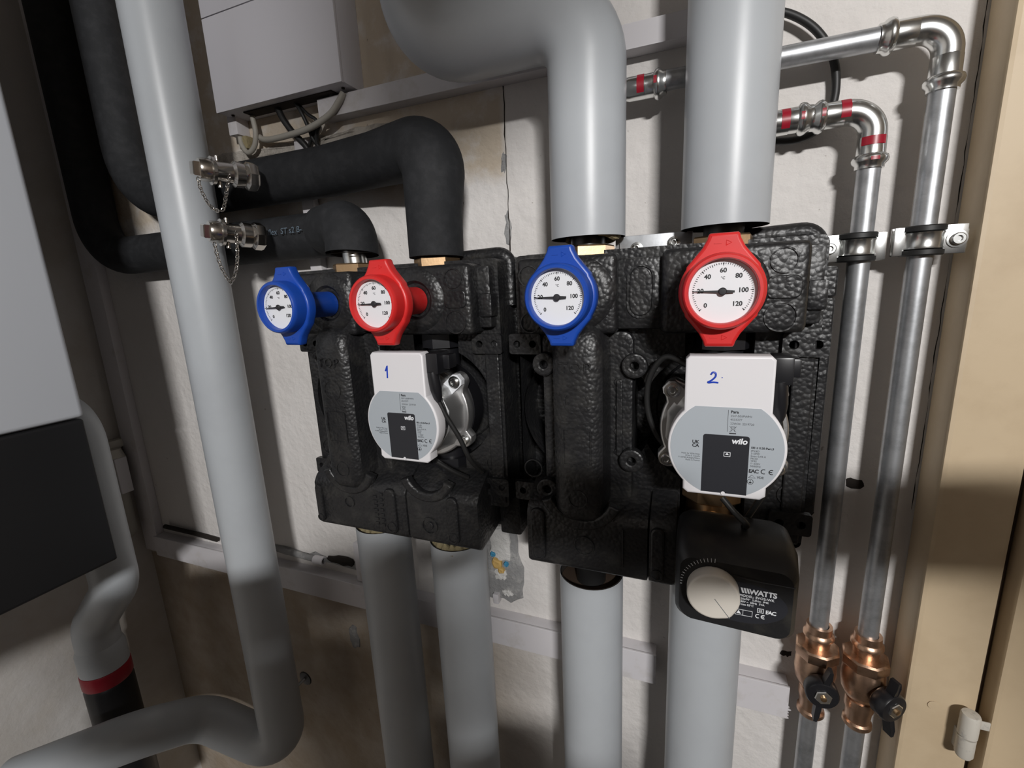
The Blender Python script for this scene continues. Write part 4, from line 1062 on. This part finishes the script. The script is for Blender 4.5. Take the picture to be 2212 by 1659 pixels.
# ================================================================== BOILER AND LEFT CORNER
t = thing('boiler', 'wall hung white boiler with black lower panel at the left edge', 'boiler', (-0.93, -0.445, 1.195))
bx, by0, by1 = -0.750, -0.690, -0.2255
MB().box(XL + 0.012, bx - 0.012, by0 + 0.004, by1 - 0.004, 1.215, 2.18, 0.004).build('casing', M_BOIL, t)
MB().box(bx - 0.020, bx, by0, by1, 1.4065, 2.18, 0.006, 3).build('front_panel', M_BOIL, t)
MB().box(bx - 0.16, bx - 0.0015, by0 + 0.001, by1 - 0.001, 1.195, 1.4045, 0.005, 3).build('lower_panel', M_BOILB, t)
t = thing('boiler_pipe', 'grey insulated pipe under the boiler ending in a red ring', 'pipe', (-0.905, -0.21, 0.80))
MB().tube(fillet([(-1.118, -0.170, 1.385), (-0.905, -0.170, 1.385), (-0.905, -0.170, 1.08), (-0.995, -0.176, 0.985), (-0.995, -0.176, 0.895)], [0, 0.05, 0.06, 0.06, 0], 10), 0.033, 32).build('jacket', M_JACKET, t, sharp=60)
MB().lathe([(0.032, 0.0), (0.0365, 0.002), (0.0365, 0.040), (0.033, 0.05)], (-0.995, -0.176, 0.895), (0, 0, 1), 32).build('collar', M_JACKET, t)
MB().lathe([(0.0, 0), (0.0365, 0.0), (0.0375, 0.002), (0.0375, 0.026), (0.0365, 0.028), (0, 0.028)], (-0.995, -0.176, 0.868), (0, 0, 1), 32).build('red_ring', M_REDFLASH, t)
MB().lathe([(0, 0), (0.034, 0.0), (0.037, 0.004), (0.037, 0.30), (0.033, 0.308), (0, 0.308)], (-0.995, -0.176, 0.560), (0, 0, 1), 32).build('black_body', M_BLACKP, t)

t = thing('gas_valve', 'small grubby valve with pale lever in the dark left corner', 'valve', (XL, -0.04, 1.27))
g0 = at(245, 1010, 0.535)
MB().box(XL, XL + 0.020, -0.060, -0.014, g0.z + 0.045, g0.z + 0.062, 0.003).build('bracket', M_HINGE, t)
b = MB(); b.lathe([(0, -0.03), (0.016, -0.028), (0.020, -0.010), (0.020, 0.015), (0.014, 0.035), (0, 0.036)], (XL + 0.024, -0.040, g0.z + 0.012), (0, 0, 1), 20); b.build('valve_body', M_HINGE, t)
b = MB(); b.box(XL + 0.040, XL + 0.045, -0.050, -0.028, g0.z - 0.046, g0.z + 0.030, 0.002); b.build('lever', M_TRUNK, t)
MB().tube(fillet([(XL + 0.024, -0.040, g0.z - 0.015), (XL + 0.024, -0.040, g0.z - 0.135), (XL + 0.002, -0.040, g0.z - 0.150)], [0, 0.012, 0]), 0.012, 18).build('pipe_stub', M_CABLEG, t)

# ================================================================== WALL DAMAGE AND LITTLE THINGS
def ragged(x0, x1, z0, z1, n=26, j=0.004):
    o = []
    for k in range(n):
        a = 2 * math.pi * k / n
        ca, sa = math.cos(a), math.sin(a)
        s_ = max(abs(ca), abs(sa)) ** 0.8
        o.append(((x0 + x1) / 2 + (x1 - x0) / 2 * ca / s_ + random.uniform(-j, j), (z0 + z1) / 2 + (z1 - z0) / 2 * sa / s_ + random.uniform(-j, j)))
    return o
# panel joint left of the third pipe
bm = bmesh.new(); zz = 1.57; L1 = []; L2 = []
j = MB(); z_ = 1.565
pts = []
while z_ < 1.79:
    pts.append((-0.2175 + random.uniform(-0.0008, 0.0008), -0.0003, z_)); z_ += 0.008
j.tube(pts, [random.uniform(0.0004, 0.0011) for _ in pts], 6); o = j.build('wall_joint', M_HOLE); struct(o, 'dark vertical panel joint in the wall left of the bending grey pipe'); 
t = thing('plaster_patch', 'grey cement patch with white filler and coloured scraps below the gap between the groups', 'plaster', (-0.245, 0, 1.10))
MB().blob(ragged(-0.300, -0.2205, 1.078, 1.205, 34, 0.004), -0.006, 0.001, 0.0012).build('cement', M_PLASTERGREY, t)
for (a, b_, c_, d_) in ((-0.268, -0.235, 1.150, 1.205), (-0.262, -0.244, 1.118, 1.136), (-0.252, -0.236, 1.092, 1.103)):
    MB().blob(ragged(a, b_, c_, d_, 22, 0.0018), -0.009, -0.003, 0.0010).build('filler_lump', M_PLASTERW, t)
for (px_, py_, m_, s_) in ((1073, 1218, M_YEL, 0.008), (1082, 1232, M_YEL, 0.005), (1093, 1219, M_BLUESCRAP, 0.003), (1065, 1197, M_BLUESCRAP, 0.004)):
    p = at(px_, py_, 0.556); MB().blob(ragged(p.x - s_, p.x + s_, p.z - s_, p.z + s_, 9, s_ * 0.15), -0.012, -0.006, 0.0005).build('scrap', m_, t)
p = at(1073, 1292, 0.556); MB().box(p.x - 0.005, p.x + 0.004, -0.012, 0.0, p.z - 0.008, p.z + 0.008, 0.001).build('clip', M_TRUNK, t)
# chased groove above the lower trunking
t = thing('broken_conduit', 'broken white conduit stub in a rough groove above the lower trunking', 'conduit', (-0.60, 0, 1.075))
q0 = at(628, 1198, 0.56); q1 = at(768, 1222, 0.56)
MB().blob(ragged(q0.x - 0.08, q1.x + 0.012, q1.z - 0.010, q0.z + 0.010, 40, 0.004), -0.004, 0.001, 0.0012).build('groove_mortar', M_PLASTERGREY, t)
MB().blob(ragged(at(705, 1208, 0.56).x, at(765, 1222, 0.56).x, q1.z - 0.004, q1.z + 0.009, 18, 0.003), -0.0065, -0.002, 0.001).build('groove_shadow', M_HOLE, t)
c0 = at(684, 1210, 0.555); c1 = at(704, 1214, 0.555)
MB().lathe([(0.004, 0), (0.0075, 0), (0.0078, 0.001), (0.0078, 0.020), (0.0072, 0.021), (0.005, 0.021)], (c0.x - 0.006, -0.008, c0.z), (1, 0, 0), 18).build('conduit_end', M_TRUNK, t)
MB().tube([(c0.x - 0.09, -0.006, c0.z + 0.002), (c0.x - 0.006, -0.008, c0.z)], 0.0055, 14).build('conduit_tube', M_PLASTERGREY, t)
MB().tube([at(356, 1137, 0.556), at(420, 1152, 0.558), at(470, 1166, 0.558)], 0.0045, 10).build('old_pipe', M_HOLE, t)
# wall bolt, stain, drill holes
t = thing('wall_plug', 'dark wall plug with screw beside the tall grey pipe', 'plug', at(660, 1465, 0.565))
p = at(660, 1465, 0.565)
MB().lathe([(0.016, 0), (0.014, 0.002), (0.006, 0.003), (0, 0.003)], (p.x, 0.0005, p.z), (0, -1, 0), 14).build('plug_ring', M_BLACKP, t)
MB().cyl((p.x, 0, p.z), (p.x - 0.010, -0.022, p.z - 0.008), 0.003, 10).build('screw', M_ZINC, t)
p = at(765, 1372, 0.565)
tag(MB().blob(ragged(p.x - 0.011, p.x + 0.010, p.z - 0.027, p.z + 0.022, 18, 0.003), -0.0025, 0.0005, 0.001).build('plaster_chip', M_PLASTERGREY), 'dark oval plaster chip left of the first lower grey pipe', 'plaster')
for (px_, py_, s_, lab) in ((1845, 1045, 0.0085, 'dark ragged drill hole between the two galvanised pipes'), (1699, 1411, 0.0065, 'dark drill hole left of the bronze ball valves'), (1100, 488, 0.007, None)):
    p = at(px_, py_, 0.565)
    if lab: tag(MB().blob(ragged(p.x - s_, p.x + s_, p.z - s_ * 0.7, p.z + s_ * 0.7, 14, s_ * 0.25), -0.0006, 0.0004, 0.0003).build('drill_hole', M_HOLE), lab, 'hole')
p = at(1097, 492, 0.565)
tag(MB().blob(ragged(p.x - 0.005, p.x + 0.003, p.z - 0.020, p.z + 0.020, 18, 0.0035), -0.0006, 0.0004, 0.0003).build('paint_chip', M_PLASTERGREY), 'flaked paint spot on the panel joint beside the bending grey pipe', 'plaster')
p = at(1088, 350, 0.565)
tag(MB().blob(ragged(p.x - 0.003, p.x + 0.003, p.z - 0.012, p.z + 0.012, 14, 0.0025), -0.0006, 0.0004, 0.0003).build('paint_chip', M_PLASTERGREY), 'small flaked paint spot higher up on the panel joint', 'plaster')
# crack beside the door frame
pts = []; z_ = 1.30
while z_ < 1.80:
    pts.append((0.2275 + random.uniform(-0.0009, 0.0002), 0.0001, z_)); z_ += 0.011
o = MB().tube(pts, [random.uniform(0.0001, 0.0006) for _ in pts], 6).build('wall_crack', M_HOLE); struct(o, 'thin crack between the wall and the beige door frame')

# ================================================================== THE TWO PEOPLE BEHIND THE CAMERA (they shade the wall)
M_CLOTH = mat('dark_work_jacket', (0.05, 0.055, 0.07), 0.85); M_SKIN = mat('skin', (0.45, 0.28, 0.20), 0.55); M_HAIR = mat('dark_hair', (0.03, 0.02, 0.015), 0.7)
def person(label, base, face, arms, height=1.72, hood=1.0):
    """base: standing point, face: yaw, arms: two dicts of shoulder / elbow / wrist offsets in world space; one skinned surface"""
    k = height / 1.75; c, s_ = math.cos(face), math.sin(face)
    def loc(x, y, z): return Vector((base[0] + (x * c - y * s_) * k, base[1] + (x * s_ + y * c) * k, z * k))
    V = []; E = []; R = []
    def v(p, r, parent=None):
        V.append(Vector(p)); R.append(r if isinstance(r, tuple) else (r, r))
        if parent is not None: E.append((parent, len(V) - 1))
        return len(V) - 1
    pel = v(loc(0, 0, 0.95), (0.165, 0.12)); wa = v(loc(0, 0.01, 1.12), (0.150, 0.105), pel); ch = v(loc(0, 0, 1.30), (0.175, 0.12), wa)
    up_ = v(loc(0, -0.01, 1.42), (0.13 * hood, 0.09), ch); nk = v(loc(0, 0.0, 1.51), 0.055, up_); hd0 = v(loc(0, 0.015, 1.57), 0.072 * hood, nk)
    hd1 = v(loc(0, 0.015, 1.65), (0.078 * hood, 0.092), hd0); hd2 = v(loc(0, 0.005, 1.71), (0.066 * hood, 0.078), hd1)
    nose = v(loc(0, 0.105, 1.615), 0.012, hd0)
    for sg in (-1, 1):
        hip = v(loc(sg * 0.095, 0, 0.88), 0.092, pel); kn = v(loc(sg * 0.105, 0.02, 0.50), 0.062, hip); an = v(loc(sg * 0.11, -0.02, 0.09), 0.044, kn)
        v(loc(sg * 0.115, 0.06, 0.045), 0.042, an); v(loc(sg * 0.12, 0.17, 0.035), 0.034, len(V) - 1)
    hands = []
    for a in arms:
        ft = a.get('sleeve', 1.0); sh = v(a['sh'], 0.068, up_); el = v(a['el'], 0.046 * ft, sh); wr = v(a['wr'], 0.031, el)
        d = (Vector(a['wr']) - Vector(a['el'])).normalized(); w = Vector(a.get('curl', (0, 0, -1))).normalized(); side = d.cross(w).normalized()
        pm = v(Vector(a['wr']) + d * 0.055, (0.026, 0.020), wr); hands.append(Vector(a['wr']) + d * 0.06)
        for q, ln in zip((-0.030, -0.010, 0.010, 0.029), (0.062, 0.075, 0.070, 0.055)):
            k0 = v(V[pm] + d * 0.035 + side * q, 0.0095, pm); k1 = v(V[k0] + d * ln * 0.55 + w * 0.008, 0.0085, k0); v(V[k1] + d * ln * 0.25 + w * ln * 0.42, 0.0078, k1)
        th = v(Vector(a['wr']) + d * 0.035 + side * -0.040 + w * 0.01, 0.011, pm); v(V[th] + d * 0.035 + side * -0.012 + w * 0.022, 0.0088, th)
    t = thing('person', label, 'person', (base[0], base[1], 0))
    me = bpy.data.meshes.new('body'); me.from_pydata([tuple(p - Vector((base[0], base[1], 0))) for p in V], E, [])
    ob = bpy.data.objects.new('body', me); COL.objects.link(ob); ob.parent = t
    ob.modifiers.new('skin', 'SKIN').use_smooth_shade = True
    for i, sv in enumerate(me.skin_vertices[0].data): sv.radius = R[i]; sv.use_root = (i == 0)
    ob.modifiers.new('sub', 'SUBSURF').levels = 1; ob.modifiers['sub'].render_levels = 1
    dg = bpy.context.evaluated_depsgraph_get(); m2 = bpy.data.meshes.new_from_object(ob.evaluated_get(dg))
    ob.modifiers.clear(); ob.data = m2; m2.name = 'body'; m2.materials.clear(); m2.materials.append(M_CLOTH); m2.materials.append(M_SKIN)
    org = Vector((base[0], base[1], 0))
    for p in m2.polygons:
        cc = p.center + org; p.use_smooth = True
        if cc.z > 1.525 * k and (cc - loc(0, 0, cc.z / k)).length < 0.16 or any((cc - h).length < 0.125 for h in hands): p.material_index = 1
    hr = MB(); q = loc(0, -0.012, 1.675)
    hr.lathe([(0.088 * math.sin(a_), 0.092 * -math.cos(a_)) for a_ in [math.pi * (0.42 + 0.58 * i / 8) for i in range(9)]], q, (0, 0.12, 1), 24); hr.build('hair', M_HAIR, t)
    for sg in (-1, 1):
        MB().lathe([(0, 0), (0.008, 0.001), (0.012, 0.004), (0, 0.006)], loc(sg * 0.034, 0.083, 1.640), (loc(0, 1, 0) - loc(0, 0, 0)), 12).build('eye', M_PRINT, t)
        MB().lathe([(0, 0), (0.026, 0.004), (0.030, 0.010), (0.02, 0.016), (0, 0.012)], loc(sg * 0.083, 0.0, 1.625), (loc(sg, 0, 0) - loc(0, 0, 0)), 14).build('ear', M_SKIN, t)
    MB().tube([loc(-0.024, 0.092, 1.578), loc(0, 0.098, 1.576), loc(0.024, 0.092, 1.578)], 0.006, 8).build('mouth', mat('lips', (0.38, 0.16, 0.13), 0.5), t)
    return t
person('person in a dark jacket reaching out one arm to hold the phone', (0.80, -0.93), math.radians(25),
       [dict(sh=(0.635, -0.85, 1.48), el=(0.445, -0.67, 1.600), wr=(0.215, -0.605, 1.530), curl=(0, 0.6, -0.8)),
        dict(sh=(0.96, -0.93, 1.42), el=(1.06, -0.95, 1.13), wr=(1.06, -0.80, 0.92), curl=(-1, 0, 0))], 1.78)
person('person in a dark jacket standing close behind the camera', (0.075, -0.94), 0.0,
       [dict(sh=(-0.13, -0.94, 1.445), el=(-0.40, -0.90, 1.40), wr=(-0.10, -0.66, 1.445), curl=(0, 0.6, 0.8), sleeve=1.9),
        dict(sh=(0.235, -0.93, 1.425), el=(0.34, -0.88, 1.16), wr=(0.29, -0.74, 1.02), curl=(-1, 0, 0))], 1.63, 1.15)
t = thing('shade_blocker', 'added unseen round metal duct dropping from the ceiling behind the viewer', 'blocker', (0.262, -1.20, ZC))  # invented tube out of view, placed to shade the cabinet and pipe leg
MB().lathe([(0.092, 0.02), (0.094, 0.0), (0.096, 0.0), (0.096, 0.44)], (0.262, -1.20, 2.04), (0, 0, 1), 32).build('blocker_wall', M_ZINC, t)
MB().lathe([(0, 0), (0.091, 0), (0.091, 0.003), (0, 0.003)], (0.262, -1.20, 2.03), (0, 0, 1), 32).build('blocker_base', M_HOLE, t)
o = MB().box(-0.012, 0.134, -0.584, -0.576, 1.492, 1.563, 0.003).build('phone', M_BLACKP)
tag(o, 'black phone held level behind the lens by the person on the right', 'phone')

ridge = [at(450 + k * 22, 352 - k * 22 * 0.2 - (6 + 9 * random.random()), 0.564) for k in range(21)]
o = MB().blob([(p.x, p.z) for p in ridge] + [(p.x, p.z - 0.020) for p in reversed(ridge)], -0.004, 0.001, 0.0012).build('plaster_ridge', mat('crumbly_plaster', (0.50, 0.46, 0.41), 0.95, 0, ('noise', 110, 1.0, 0.004), [((0.33, 0.30, 0.26), 60, 0.45, 0.65)]))
tag(o, 'crumbly plaster ridge just above the upper black foam pipe', 'plaster')
